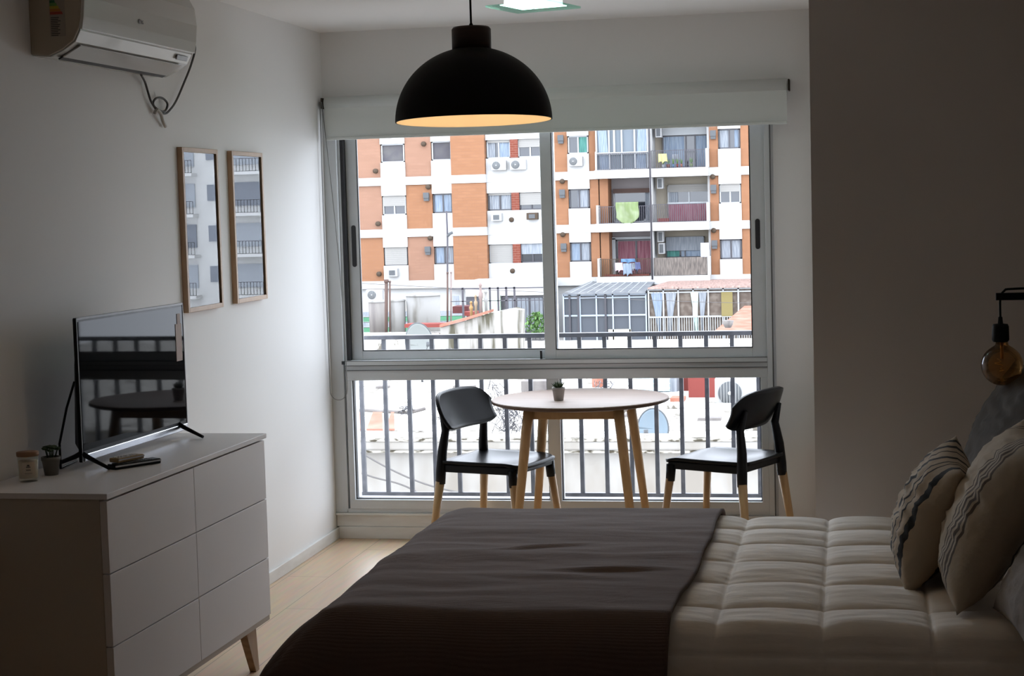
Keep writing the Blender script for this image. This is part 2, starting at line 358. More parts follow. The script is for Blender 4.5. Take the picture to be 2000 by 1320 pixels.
# ------------------------------------------------------------------ window
win = thing('window_1', 'white aluminium window, sliding sashes above fixed panes, filling the end wall', 'window', (-1.42, YW, .13)); struct(win)
del win['category']
f = MB()
f.box(XL, -2.442, YW-.012, YW+.10, WZ0, WZ1)            # left jamb
f.box(-2.442, -2.43, YW+.01, YW+.10, WZ0, WZ1)
f.box(-.372, -.345, YW-.02, YW+.10, WZ0, WZ1); f.box(-.345, -.33, YW-.005, YW+.10, WZ0, WZ1)
f.box(-2.45, -.372, YW-.01, YW+.10, WZ1-.05, WZ1)
f.box(-2.43, -.372, YW-.025, YW+.10, .862, .884)
f.box(-2.43, -.372, YW-.016, YW+.10, .838, .862)
f.box(-2.43, -.372, YW-.02, YW+.10, .788, .838)
f.box(-2.45, -.372, YW-.012, YW+.10, .13, .150)
f.box(-2.43, -.372, YW-.02, YW+.10, .150, .196)
f.box(-2.43, -2.402, YW-.02, YW+.10, .196, .788)
f.box(-.405, -.372, YW-.02, YW+.10, .196, .788)
f.box(-1.425, -1.365, YW-.015, YW+.08, .196, .788)
f.build('window_frame', m_alu, win, bevel=.002)
MB().box(-2.43, -2.413, YW+.012, YW+.05, .884, 2.05).box(-2.448, -2.434, YW-.022, YW-.012, .868, .884).box(-1.458, -1.450, YW+.0, YW+.02, .884, .925).build('gap_strip', m_seal_gap, win, label='black strip drawn for the dark gap beside the left sash')  # black strips stand in for the dark gaps around the sash
def sash(x0, x1, yo, sl, sr, name='sliding_sash'):
    s = MB(); y0, y1 = YW+yo, YW+yo+.03
    s.box(x0, x0+sl, y0, y1, .884, 2.06); s.box(x1-sr, x1, y0, y1, .884, 2.06)
    s.box(x0+sl, x1-sr, y0, y1, .884, .928); s.box(x0+sl, x1-sr, y0, y1, 2.02, 2.06)
    o = s.build(name, m_alu, win, bevel=.002)
    g = MB(); g.box(x0+sl, x1-sr, y0+.012, y0+.018, .928, 2.02); g.build('pane', m_glass, o)
    q = MB(); a, b = x0+sl, x1-sr; z0, z1 = .928, 2.02
    for aa in ((a, a+.004, z0, z1), (b-.004, b, z0, z1), (a, b, z0, z0+.004)): q.box(aa[0], aa[1], y0-.001, y0+.012, aa[2], aa[3])
    q.build('glazing_bead', m_seal_gap, o)
    return o
s1 = sash(-2.413, -1.375, .045, .056, .05)
s2 = sash(-1.435, -.372, .005, .055, .068)
def slot(x, z0, z1, y, o):
    q = MB(); r = .011; pts = [(x+r*math.cos(a), z1-r+r*math.sin(a)) for a in [PI*k/8 for k in range(9)]]+[(x+r*math.cos(a), z0+r+r*math.sin(a)) for a in [PI+PI*k/8 for k in range(9)]]
    q.extr(pts, y-.003, y+.004, 'Y'); q.build('recessed_handle', m_seal_gap, o, label='black recessed finger pull')
slot(-2.383, 1.345, 1.55, YW+.045, s1); slot(-.408, 1.39, 1.532, YW+.005, s2)
for a, b in ((-2.402, -1.425), (-1.365, -.405)):
    g = MB(); g.box(a, b, YW+.03, YW+.036, .196, .788); g.build('pane', m_glass, win)
    q = MB(); q.box(a, a+.005, YW-.0, YW+.03, .196, .788).box(b-.005, b, YW-.0, YW+.03, .196, .788).box(a, b, YW-.0, YW+.03, .196, .201); q.build('glazing_bead', m_seal_gap, win)

gv = MB()
for z in (.8375, .8615, .8838): gv.box(-2.43, -.372, YW-.0262, YW-.019, z-.0012, z+.0012)
gv.box(-.3475, -.3425, YW-.021, YW, WZ0, WZ1)
gv.build('step_shade', m_step_shade, win, label='dark strips painted as shade on the steps of the frame')  # raised dark strips paint in the shade of the frame steps
# roller blind
rb = thing('roller_blind', 'pale grey roller blind rolled up above the window', 'blind', (-1.38, 8.03, 2.1))
bz0 = 1.965
q = MB(); q.box(-2.475, -.262, 8.010, 8.016, bz0+.01, 2.125)
q.lathe([(.0, 0), (.034, 0), (.034, 2.213), (0, 2.213)], (-2.475, 8.035, 2.142), 20, 0, 'X'); q.build('fabric', m_blind, rb)
MB().box(-2.475, -.262, 8.004, 8.020, bz0, bz0+.014).build('bottom_bar', m_blind, rb, bevel=.003)
for x, nm in ((-2.487, 'bracket'), (-.252, 'bracket')):
    MB().box(x-.004, x+.004, 8.008, YW, 2.118, 2.170).build(nm, m_brownm, rb, label='small brownish end bracket', bevel=.002)
ch = []
for k in range(25):
    t = k/24; ch.append((-2.492-.0*t, 8.0-.03*math.sin(PI*t)*.3, 2.15-1.40*t))
for k in range(1, 9):
    a = PI*k/9; ch.append((-2.448-.044*math.cos(a), 7.995, .75-.05*math.sin(a)))
for k in range(25):
    t = 1-k/24; ch.append((-2.482+(.078*math.sin(PI*min(t*.5, .5))), 7.995, 2.15-1.40*t))
MB().tube(ch, .0022, 6).build('bead_chain', m_railw, rb, label='thin white pull chain hanging in a loop')

# ------------------------------------------------------------------ balcony railing
br = thing('balcony_railing', 'dark grey iron railing with thin upright bars outside the window', 'railing', (-1.4, 8.7, .05))
MB().box(-4.2, 1.6, 8.68, 8.72, .940, .962).build('top_rail', m_rail, br, bevel=.002)
MB().box(-4.2, 1.6, 8.688, 8.712, .098, .128).build('bottom_rail', m_rail, br, bevel=.002)
for k in range(-14, 30):
    x = -2.406+.1306*k
    MB().box(x-.0105, x+.0105, 8.690, 8.711, .128, .940).build('baluster', m_rail, br)
struct(MB().box(-4.5, 2, YW+.15, 8.76, -.1, .085).build('trim_3', m_conc))

# ------------------------------------------------------------------ dining table
TX, TY = -1.203, 7.67
tb = thing('dining_table', 'round dining table with pale oak top and four splayed beech legs', 'table', (TX, TY, 0))
q = MB(); q.lathe([(0, .743), (.400, .743), (.404, .741), (.404, .739)], (TX, TY, 0), 96); q.build('tabletop', m_top, tb)
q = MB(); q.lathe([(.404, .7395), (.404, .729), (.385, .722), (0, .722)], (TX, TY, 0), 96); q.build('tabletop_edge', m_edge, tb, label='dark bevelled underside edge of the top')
q = MB(); a = .19
q.box(TX-a, TX+a, TY-a-.012, TY-a+.012, .668, .722).box(TX-a, TX+a, TY+a-.012, TY+a+.012, .668, .722)
q.box(TX-a-.012, TX-a+.012, TY-a, TY+a, .668, .722).box(TX+a-.012, TX+a+.012, TY-a, TY+a, .668, .722)
q.build('apron', m_beech, tb, bevel=.003)
for sx in (-1, 1):
    for sy in (-1, 1):
        q = MB(); q.tube([(TX+sx*.200, TY+sy*.200, .722), (TX+sx*.215, TY+sy*.215, .60), (TX+sx*.278, TY+sy*.278, 0)], .02, 20, rs=[.0245, .0235, .0155])
        q.build('leg', m_beech, tb)

# ------------------------------------------------------------------ chairs
def make_chair(label):
    ORG['_'] = Vector()
    t = thing('dining_chair', label, 'chair', (0, 0, 0), 'black shell chairs at the round table')
    # seat shell (faces +x)
    def seat(u, v):
        x = -.215+.43*u; y = (v-.5)*2
        wid = .206-.018*u+.006*math.sin(PI*u)
        yy = y*wid
        dip = -.022*(1-abs(y)**2.5)*math.sin(PI*min(1, u*1.05))
        fr = -.012*max(0, (u-.8)/.2)**2
        cx = 0
        if abs(y) > .8:   # rounded corners
            e = (abs(y)-.8)/.2; cx = -.03*e*e*(1 if u > .5 else -1)*abs(2*u-1)**3
        return (x+cx, yy, .452+dip+fr+.006*abs(y)**3)
    q = MB(); q.grid(seat, 24, 24); q.build('seat', m_blackp, t, solid=.014)
    s = MB()   # skirt under the seat that takes the legs
    for sy in (-1, 1): s.hexa([(-.185, sy*.172, .418), (-.185, sy*.196, .408), (.19, sy*.180, .408), (.19, sy*.156, .418)], [(-.185, sy*.172, .446), (-.185, sy*.196, .446), (.19, sy*.180, .446), (.19, sy*.156, .446)])
    s.box(.172, .196, -.175, .175, .412, .438).box(-.196, -.176, -.19, .19, .412, .446)
    s.build('seat_rim', m_blackp, t, bevel=.006)
    def back(u, v):
        y = (u-.5)*2; k = v
        yy = y*(.232-.018*(1-k))
        z0 = .600+.020*abs(y)**6; z1 = .775-.012*y*y-.055*abs(y)**7
        z = z0+(z1-z0)*k
        x = -.160+.040*y*y-.080*(z-.6)/.17-.008*math.sin(PI*k)
        return (x, yy, z)
    q = MB(); q.grid(back, 30, 12); q.build('backrest', m_blackp, t, solid=.016)
    for sy in (-1, 1):
        q = MB(); q.tube([(-.196, sy*.198, .355), (-.194, sy*.195, .41), (-.190, sy*.185, .50), (-.176, sy*.172, .60), (-.203, sy*.166, .69)], .02, 14, rs=[.0225, .024, .0225, .019, .010])
        q.build('back_post', m_blackp, t)
        q = MB(); q.tube([(.181, sy*.178, .355), (.176, sy*.174, .43)], .02, 14, rs=[.021, .0235]); q.build('leg_socket', m_blackp, t)
        q = MB(); q.tube([(.222, sy*.215, 0), (.182, sy*.179, .365)], .02, 16, rs=[.0125, .0195]); q.build('leg', m_beech, t, label='beech wood front leg')
        q = MB(); q.tube([(-.240, sy*.240, 0), (-.197, sy*.199, .365)], .02, 16, rs=[.0125, .0215]); q.build('leg', m_beech, t, label='beech wood rear leg')
    return t
ch1 = make_chair('black plastic chair with beech legs, left of the table, facing right')
ch1.location = (-1.603, 7.72, 0); ch1.rotation_euler = (0, 0, math.atan2(-.32, .946))
ch2 = dup(ch1, (-.565, 7.80, 0), 'black plastic chair with beech legs, right of the table, seen from behind, facing left', math.atan2(.40, -.90))

# succulents
def succulent(name, label, c, r, h, matp, nleaf, leafh, style=0):
    t = thing(name, label, 'plant', c)
    x, y, z = c
    q = MB(); q.lathe([(0, 0), (r*.70, 0), (r*.93, h*.80), (r, h*.80), (r, h), (r*.86, h), (r*.84, h*.9)], c, 28); q.build('pot', matp, t)
    q = MB(); q.lathe([(0, h*.9), (r*.86, h*.9)], c, 20); q.build('soil', m_soil, t)
    q = MB()
    for i in range(nleaf):
        a = i*2.4; ring = (i/nleaf)
        if style == 0:
            base = Vector((x+math.cos(a)*r*.12*ring, y+math.sin(a)*r*.12*ring, z+h*.92)); out = r*(.25+.9*ring)
            tip = Vector((x+math.cos(a)*out, y+math.sin(a)*out, z+h+leafh*(1.05-.45*ring)))
            mid = base.lerp(tip, .5)+Vector((math.cos(a), math.sin(a), -.1))*r*.08
            q.tube([base, mid, tip], .003, 6, rs=[r*.09, r*.13, r*.01])
        else:
            rr = r*(.15+.75*ring); b = Vector((x+math.cos(a)*rr*.7, y+math.sin(a)*rr*.7, z+h*.9)); tp = Vector((x+math.cos(a)*rr*1.15, y+math.sin(a)*rr*1.15, z+h+leafh*(.85-.35*ring*ring)))
            q.tube([b, tp], .001, 5, rs=[r*.05, r*.04])
            for k in range(7):
                aa = k*.9; el = .25+.15*(k % 3)
                d = Vector((math.cos(aa)*math.cos(el), math.sin(aa)*math.cos(el), math.sin(el)*.6))
                q.tube([tp, tp+d*r*.20, tp+d*r*.38], .001, 6, rs=[r*.05, r*.16, r*.03])
    q.build('leaves', m_leaf, t)
    return t
succulent('potted_succulent', 'small spiky succulent in a pale grey pot on the round table', (-1.283, 7.56, .743), .030, .060, m_terr, 18, .030)
succulent('potted_succulent', 'small leafy succulent in a dark grey pot on the dresser', (-2.385, 4.79, .845), .029, .056, m_pot2, 12, .034, 1)

# ------------------------------------------------------------------ dresser
dr = thing('dresser', 'white six-drawer dresser on wooden legs below the television', 'dresser', (-2.26, 5.09, 0)); dr.rotation_euler = (0, 0, -.024)
DX0, DX1, DY0, DY1, DZ0, DZ1 = -2.478, -2.045, 4.468, 5.722, .178, .845
MB().box(DX0, DX1+.006, DY0-.008, DY1+.008, .828, DZ1).build('top', m_white, dr, bevel=.0015)
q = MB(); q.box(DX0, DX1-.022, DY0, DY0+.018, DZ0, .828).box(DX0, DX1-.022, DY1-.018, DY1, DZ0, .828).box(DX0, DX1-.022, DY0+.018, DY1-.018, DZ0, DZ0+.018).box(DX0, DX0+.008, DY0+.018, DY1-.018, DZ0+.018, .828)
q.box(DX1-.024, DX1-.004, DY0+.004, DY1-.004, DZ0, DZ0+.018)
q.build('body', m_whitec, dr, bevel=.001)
zz = [.198, .404, .6145, .8245]
for r in range(3):
    for c in range(2):
        y0 = DY0+.002 if c == 0 else 5.0905; y1 = 5.0885 if c == 0 else DY1-.002
        MB().box(DX1-.022, DX1, y0, y1, zz[r], zz[r+1]-.0035).build('drawer_front', m_white, dr, bevel=.001)
for sx, x in ((1, -2.10), (-1, -2.44)):
    for sy, y in ((-1, 4.56), (1, 5.62)):
        b = [(x-.012, y+sy*.06-.015, 0), (x+.012, y+sy*.06-.015, 0), (x+.012, y+sy*.06+.02, 0), (x-.012, y+sy*.06+.02, 0)]
        tt = [(x-.012, y-.055, .178), (x+.018, y-.055, .178), (x+.018, y+.045, .178), (x-.012, y+.045, .178)]
        MB().hexa(b, tt).build('leg', m_legw, dr, bevel=.002)

# ------------------------------------------------------------------ television
TVX = -2.315
p1, p2 = at(143, 622, X=TVX-.018), at(356, 592, X=TVX+.018); p3, p4 = at(165, 905, X=TVX-.018), at(367, 836, X=TVX+.018)
ty0, ty1 = (p1.y+p3.y)/2, (p2.y+p4.y)/2; tz0, tz1 = (p3.z+p4.z)/2, (p1.z+p2.z)/2
tv = thing('television', 'flat black television with silver lower bezel standing on the dresser', 'television', (TVX-.01, (ty0+ty1)/2, DZ1))
MB().box(TVX-.012, TVX, ty0, ty1, tz0, tz1).build('bezel', m_blackp, tv, bevel=.003)
MB().box(TVX, TVX+.0015, ty0+.010, ty1-.010, tz0+.035, tz1-.012).build('screen', m_screen, tv)
MB().box(TVX-.010, TVX+.004, ty0+.012, ty1-.004, tz0+.002, tz0+.024).build('lower_bezel', m_silver, tv, label='shiny silver strip under the screen', bevel=.002)
MB().box(TVX-.010, TVX+.002, ty0+.002, ty1-.002, tz1-.006, tz1+.001).box(TVX, TVX+.002, ty0, ty0+.004, tz0, tz1).box(TVX, TVX+.002, ty1-.004, ty1, tz0, tz1).build('rim', m_grey, tv, label='thin grey rim')
q = MB(); q.hexa([(TVX-.055, ty0+.06, tz0+.05), (TVX-.012, ty0+.02, tz0+.02), (TVX-.012, ty1-.02, tz0+.02), (TVX-.055, ty1-.06, tz0+.05)], [(TVX-.045, ty0+.06, tz0+.30), (TVX-.012, ty0+.02, tz1-.04), (TVX-.012, ty1-.02, tz1-.04), (TVX-.045, ty1-.06, tz0+.30)])
q.build('rear_housing', m_blackp, tv, bevel=.004)
for y in (4.905, 5.61):
    q = MB(); z = DZ1
    q.tube([(TVX-.118, y+.02, z+.006), (TVX-.03, y+.004, z+.038), (TVX-.006, y, z+.050), (TVX+.02, y-.004, z+.036), (TVX+.095, y-.02, z+.006)], .007, 8, rs=[.0055, .008, .010, .008, .0055]); q.build('foot', m_blackp, tv)
MB().box(TVX+.001, TVX+.003, ty1-.070, ty1-.022, tz1-.20, tz1-.07).box(TVX+.001, TVX+.003, ty1-.055, ty1-.03, tz1-.07, tz1-.035).build('sticker', M('peach_paper_sticker', (.45, .33, .27), .6), tv, label='torn paper sticker on the upper corner of the screen')
tv.rotation_euler = (0, 0, -.045)
c = [(TVX-.03, ty0+.03, tz0+.25), (TVX-.05, ty0+.01, tz0+.17), (TVX-.072, ty0-.005, tz0+.06), (TVX-.075, ty0-.0, DZ1+.004), (TVX-.10, ty0+.15, DZ1+.004)]
MB().tube(c, .004, 8).build('power_cord', m_blackp, tv)

# remotes, candle
def remote(label, c, ang, L, W, H, mats, z, tilt=0):
    t = thing('remote_control', label, 'remote control', (c[0], c[1], z))
    b = MB(); b.box(c[0]-L/2, c[0]+L/2, c[1]-W/2, c[1]+W/2, z, z+H); b.build('casing', mats[0], t, bevel=.003)
    k = MB()
    for i in range(8):
        for j in (-1, 0, 1): k.box(c[0]-L*.42+i*L*.1, c[0]-L*.42+i*L*.1+L*.05, c[1]+j*W*.27-W*.08, c[1]+j*W*.27+W*.08, z+H, z+H+.0015)
    k.build('buttons', mats[1], t)
    s = MB(); s.box(c[0]-L/2, c[0]+L/2, c[1]-W/2-.0008, c[1]-W/2+.002, z+H*.5, z+H*.8); s.build('side_trim', mats[2], t)
    t.rotation_euler = (0, tilt, ang); return t
remote('black television remote lying on the dresser in front of the television', (-2.192, 4.965), 1.02, .17, .045, .016, (m_blackp, m_grey, m_silver), DZ1)
remote('gold and silver air conditioner remote lying across the black remote', (-2.215, 4.962), 1.2, .11, .042, .014, (M('gold_plastic', (.32, .22, .10), .35), m_acw, m_silver), DZ1+.0185)
cx, cy = -2.40, 4.672
cd = thing('candle_jar', 'cream candle in a glass jar with cork lid and paper label on the dresser', 'candle', (cx, cy, DZ1))
q = MB(); q.lathe([(0, .0), (.026, .0), (.029, .004), (.0315, .078), (.0295, .078), (.027, .010), (0, .010)], (cx, cy, DZ1), 36); q.build('jar', m_jar, cd)
q = MB(); q.lathe([(0, .011), (.0262, .011), (.0285, .062), (0, .062)], (cx, cy, DZ1), 36); q.build('wax', m_wax, cd)
q = MB(); q.lathe([(0, .076), (.0325, .076), (.0330, .088), (0, .088)], (cx, cy, DZ1), 36); q.build('lid', m_cork, cd)
q = MB()
A0 = math.atan2(-cy, -cx)
q.grid(lambda u, v: (cx+.0318*math.cos(A0-.62+1.24*u), cy+.0318*math.sin(A0-.62+1.24*u), DZ1+.020+.040*v), 12, 2); lb = q.build('label', m_label, cd)
q = MB()
def lp(u, v): return (cx+.0322*math.cos(A0+u), cy+.0322*math.sin(A0+u), DZ1+v)
for zc, half in ((.051, .10), (.046, .2), (.037, .22)):
    q.tube([lp(-half+2*half*i/12, zc+.0024*math.sin(i*2.1)) for i in range(13)], .0006, 4)
q.tube([lp(-.35+.7*i/8, .027) for i in range(9)], .0004, 4)
q.build('lettering', m_ink, lb, label='small handwritten lettering')

# ------------------------------------------------------------------ air conditioner
ac = thing('air_conditioner', 'off-white split air conditioner mounted high on the left wall', 'air conditioner', (XL, 5.45, 2.13))
AY0, AY1 = 5.03, 5.985
prof = [(XL, 2.137), (-2.445, 2.132), (-2.40, 2.150), (-2.362, 2.176), (-2.345, 2.206), (-2.335, 2.245), (-2.330, 2.30), (-2.335, 2.36), (-2.36, 2.41), (-2.40, 2.43), (XL, 2.43)]
for ya in (AY0, AY1-.012): MB().extr(prof, ya, ya+.012, 'Y').build('side_panel', m_acs, ac, bevel=.004)
in1 = [(XL, 2.133), (-2.445, 2.128), (-2.40, 2.146), (-2.36, 2.172), (-2.342, 2.206), (-2.342, 2.215), (-2.40, 2.43), (XL, 2.43)]
MB().extr(in1, AY0+.012, AY1-.012, 'Y').build('casing', m_acw, ac, bevel=.003)
fp = [(-2.345, 2.212), (-2.332, 2.210), (-2.325, 2.25), (-2.320, 2.31), (-2.326, 2.37), (-2.352, 2.42), (-2.37, 2.42), (-2.36, 2.35)]
MB().extr(fp, AY0+.004, AY1-.004, 'Y').build('front_panel', m_acw, ac, bevel=.003)
vn = [(-2.422, 2.1335), (-2.362, 2.1655), (-2.359, 2.1625), (-2.420, 2.1295)]
MB().extr(vn, AY0+.05, AY1-.07, 'Y').build('vane', m_acv, ac)
MB().extr([(-2.438, 2.1265), (-2.424, 2.1335), (-2.421, 2.1295), (-2.436, 2.1225)], AY0+.05, AY1-.07, 'Y').build('outlet_gap_shade', m_seal_gap, ac, label='black strip drawn as the dark gap of the air outlet')  # solid black strip paints the darkness of the outlet slot
MB().extr([(-2.352, 2.180), (-2.345, 2.196), (-2.340, 2.196), (-2.347, 2.178)], AY1-.15, AY1-.05, 'Y').build('display', m_grey, ac, bevel=.002)
# energy sticker on the near side panel
st = MB(); yS = AY0-.0012
st.box(-2.436, -2.385, yS, AY0, 2.19, 2.40); st.build('energy_label', M('sticker_paper', (.33, .28, .23), .7), ac)
cols = [(.02, .12, .05), (.10, .22, .04), (.45, .35, .04), (.45, .16, .03), (.35, .05, .03)]
for i, cc in enumerate(cols):
    zt = 2.302-.009*i
    MB().extr([(-2.434, zt), (-2.418+.006*i, zt), (-2.415+.006*i, zt-.0085), (-2.434, zt-.0085)], yS-.0006, yS, 'Y').build('rating_bar', M('rating_bar_%d' % i, cc, .7), ac)
tx = MB()
for i in range(11):
    z = 2.247-.0055*i; tx.box(-2.432, -2.432+.022+.016*random.random(), yS-.0006, yS, z, z+.0022)
tx.build('small_print', m_ink, ac)
# brand mark on the front panel: small disc and two letters
bl = MB(); bl.lathe([(0, 0), (.008, 0), (.008, .0012), (0, .0012)], (-2.322, 5.46, 2.275), 16, 0, 'X')
bl.build('brand_mark', m_grey, ac)
fc = bpy.data.curves.new('brand_letters', 'FONT'); fc.body = 'LG'; fc.size = .018; fc.extrude = .0005; fc.materials.append(m_grey)
_t = bpy.data.objects.new('brand_letters_text', fc); COL.objects.link(_t); bpy.context.view_layer.update()
_me = bpy.data.meshes.new_from_object(_t.evaluated_get(bpy.context.evaluated_depsgraph_get())); bpy.data.objects.remove(_t); bpy.data.curves.remove(fc)
fo = bpy.data.objects.new('brand_letters', _me); COL.objects.link(fo); fo.parent = ac
fo.matrix_local = Matrix.Translation(Vector((-2.3215, 5.473, 2.268))-ORG[ac.name]) @ Matrix(((0, 0, 1, 0), (1, 0, 0, 0), (0, 1, 0, 0), (0, 0, 0, 1)))
# cables below
cb = [at(*p, X=XL+d) for p, d in (((379, 84), .05), ((381, 98), .012), ((372, 130), .02), ((358, 165), .02), ((345, 195), .018), ((334, 212), .016), ((322, 222), .016), ((306, 214), .014), ((299, 202), .012), ((305, 192), .012), ((318, 192), .014), ((327, 203), .016), ((322, 217), .018), ((308, 214), .018), ((296, 200), .016), ((289, 180), .014), ((283, 160), .014), ((275, 145), .03))]
def smoothp(pts, n=4):
    out = []; P = [Vector(p) for p in pts]
    for i in range(len(P)-1):
        a, b, c, d = P[max(i-1, 0)], P[i], P[i+1], P[min(i+2, len(P)-1)]
        for k in range(n):
            t = k/n; out.append(.5*((2*b)+(-a+c)*t+(2*a-5*b+4*c-d)*t*t+(-a+3*b-3*c+d)*t**3))
    return out+[P[-1]]
MB().tube(smoothp(cb), .0042, 8).build('looped_cable', m_cable, ac, label='dark cable looping below the unit')
MB().tube(smoothp([at(302, 222, X=XL+.012), at(306, 214, X=XL+.02), at(314, 222, X=XL+.02), at(318, 236, X=XL+.015), at(323, 247, X=XL+.01)]), .0065, 8).build('drain_tube', m_tube, ac, label='pale stub of tube')

# ------------------------------------------------------------------ pictures
def print_mat(name, dark):
    m = M(name, (.6, .6, .6), .8); b = m.node_tree.nodes['Principled BSDF']
    g = coords(m, (1, 1, 1), True)
    s = nd(m, 'ShaderNodeSeparateXYZ'); lk(m, g, s.inputs[0])
    n = nd(m, 'ShaderNodeTexNoise'); n.inputs['Scale'].default_value = 5; n.inputs['Detail'].default_value = 8; lk(m, coords(m, (1, 1.4, .5), True), n.inputs['Vector'])
    r = nd(m, 'ShaderNodeValToRGB')
    els = [(0, (.16, .12, .12)), (.45, (.30, .25, .22)), (.55, (.62, .58, .50)), (.75, (.72, .70, .68))] if dark else [(0, (.34, .36, .38)), (.4, (.60, .62, .63)), (.6, (.74, .74, .73)), (1, (.78, .78, .78))]
    r.color_ramp.elements[0].position, r.color_ramp.elements[0].color = els[0][0], (*els[0][1], 1)
    r.color_ramp.elements[1].position, r.color_ramp.elements[1].color = els[3][0], (*els[3][1], 1)
    for p_, c_ in els[1:3]:
        e = r.color_ramp.elements.new(p_); e.color = (*c_, 1)
    # darker towards the lower far part of the printed picture
    mm = nd(m, 'ShaderNodeMath', operation='MULTIPLY_ADD'); lk(m, s.outputs['Z'], mm.inputs[0]); mm.inputs[1].default_value = .55 if dark else .2
    lk(m, n.outputs[0], mm.inputs[2])
    m3 = nd(m, 'ShaderNodeMath', operation='MULTIPLY_ADD'); lk(m, s.outputs['Y'], m3.inputs[0]); m3.inputs[1].default_value = -.35 if dark else 0; lk(m, mm.outputs[0], m3.inputs[2])
    lk(m, m3.outputs[0], r.inputs[0]); lk(m, r.outputs[0], b.inputs['Base Color']); return m
m_mat = M('white_mount_board', (.70, .70, .69), .9)
for (y0, y1, z0, z1, dark, lab) in ((6.195, 6.575, 1.247, 1.882, False, 'tall framed pale print on the left wall, the one nearer the air conditioner'), (6.735, 7.115, 1.250, 1.882, True, 'tall framed print with brown lower part on the left wall, nearer the window')):
    t = thing('framed_picture', lab, 'picture', (XL, (y0+y1)/2, (z0+z1)/2), 'framed pictures on the left wall')
    q = MB(); d = .018; x1 = XL+.022
    q.box(XL, x1, y0, y0+d, z0, z1).box(XL, x1, y1-d, y1, z0, z1).box(XL, x1, y0+d, y1-d, z0, z0+d).box(XL, x1, y0+d, y1-d, z1-d, z1)
    q.build('frame', m_frame, t, bevel=.0015)
    MB().box(XL, XL+.008, y0+d, y1-d, z0+d, z1-d).build('mount', m_mat, t)
    MB().box(XL+.008, XL+.010, y0+d+.022, y1-d-.022, z0+d+.04, z1-d-.022).build('print', print_mat('dark_print' if dark else 'pale_print', dark), t)
    MB().box(XL+.014, XL+.016, y0+d, y1-d, z0+d, z1-d).build('glass', m_pglass, t)

# ------------------------------------------------------------------ pendant lamp
PX_, PY_, PZ_ = -1.083, 5.0, 1.877
pd = thing('pendant_lamp', 'large black dome pendant lamp with dark wooden cap hanging over the bed', 'lamp', (PX_, PY_, CEIL))
R = .2335
pr = []; H = .218
for k in range(25):
    a = PI/2*k/24; pr.append((.058+(R-.058)*math.sin(a)**1.0, H*math.cos(a)**1.0))
pr = [(R*math.sin(t), H*math.cos(t)*1.0) for t in [math.asin(.058/R)+(PI/2-math.asin(.058/R))*k/28 for k in range(29)]]
pr[-1] = (R, 0)
q = MB(); q.lathe(pr, (0, 0, 0), 72); q.v = [v for v in q.v]
tilt = Matrix.Rotation(-.026, 3, 'X') @ Matrix.Rotation(-.006, 3, 'Y')
def tl(mb, z0=0):
    mb.v = [Vector((PX_, PY_, PZ_))+tilt @ v for v in mb.v]; return mb
tl(q).build('shade', m_black, pd)
q = MB(); q.lathe([(r*.985, z-.001 if z > .004 else z) for r, z in pr], (0, 0, 0), 72); tl(q).build('shade_lining', m_shadein, pd, label='cream inner surface of the shade')
q = MB(); q.lathe([(0, H*.95), (.0585, H*.95), (.0585, H+.052), (.054, H+.058), (0, H+.058)], (0, 0, 0), 40); tl(q).build('cap', m_walnut, pd, label='dark wooden cylindrical cap')
q = MB(); q.lathe([(0, H+.056), (.006, H+.056), (.006, H+.066), (.003, H+.072)], (0, 0, 0), 12); tl(q).build('cord_grip', m_black, pd)
tp = Vector((PX_, PY_, PZ_))+tilt @ Vector((0, 0, H+.066))
MB().tube([tp, (tp.x-.001, tp.y, CEIL)], .0032, 8).build('cord', m_black, pd)
q = MB(); q.lathe([(0, .0), (.02, .005), (.03, .03), (.024, .06), (.013, .08), (.013, .12), (0, .12)], (0, 0, .085), 20); tl(q).build('bulb', m_bulb, pd)

# ceiling lamp near the window
cl = thing('ceiling_light', 'square ceiling light with green-edged glass plate near the window', 'lamp', (-1.23, 6.9, CEIL))
ca = [at(967, 24, Z=2.425), at(1095, 23, Z=2.425), at(1122, 7, Z=2.425), at(984, 7, Z=2.425)]
cc = sum(ca, Vector())/4; ang = -.28; hs = .145
def rot(x, y): return (cc.x+x*math.cos(ang)-y*math.sin(ang), cc.y+x*math.sin(ang)+y*math.cos(ang))
def plate(h, z0, z1):
    k = [rot(-h, -h), rot(h, -h), rot(h, h), rot(-h, h)]
    return MB().hexa([(*p, z0) for p in k], [(*p, z1) for p in k])
plate(hs, 2.425, 2.433).build('glass_plate', m_ledge, cl)
plate(hs*.70, 2.4335, 2.436).build('diffuser', m_diff, cl, label='glowing white diffuser')
plate(hs*.62, 2.437, CEIL).build('housing', m_trim, cl)
q = MB(); q.lathe([(0, 0), (.006, 0), (.006, .006), (0, .006)], (cc.x, cc.y, 2.418), 12); q.build('screw', m_silver, cl)

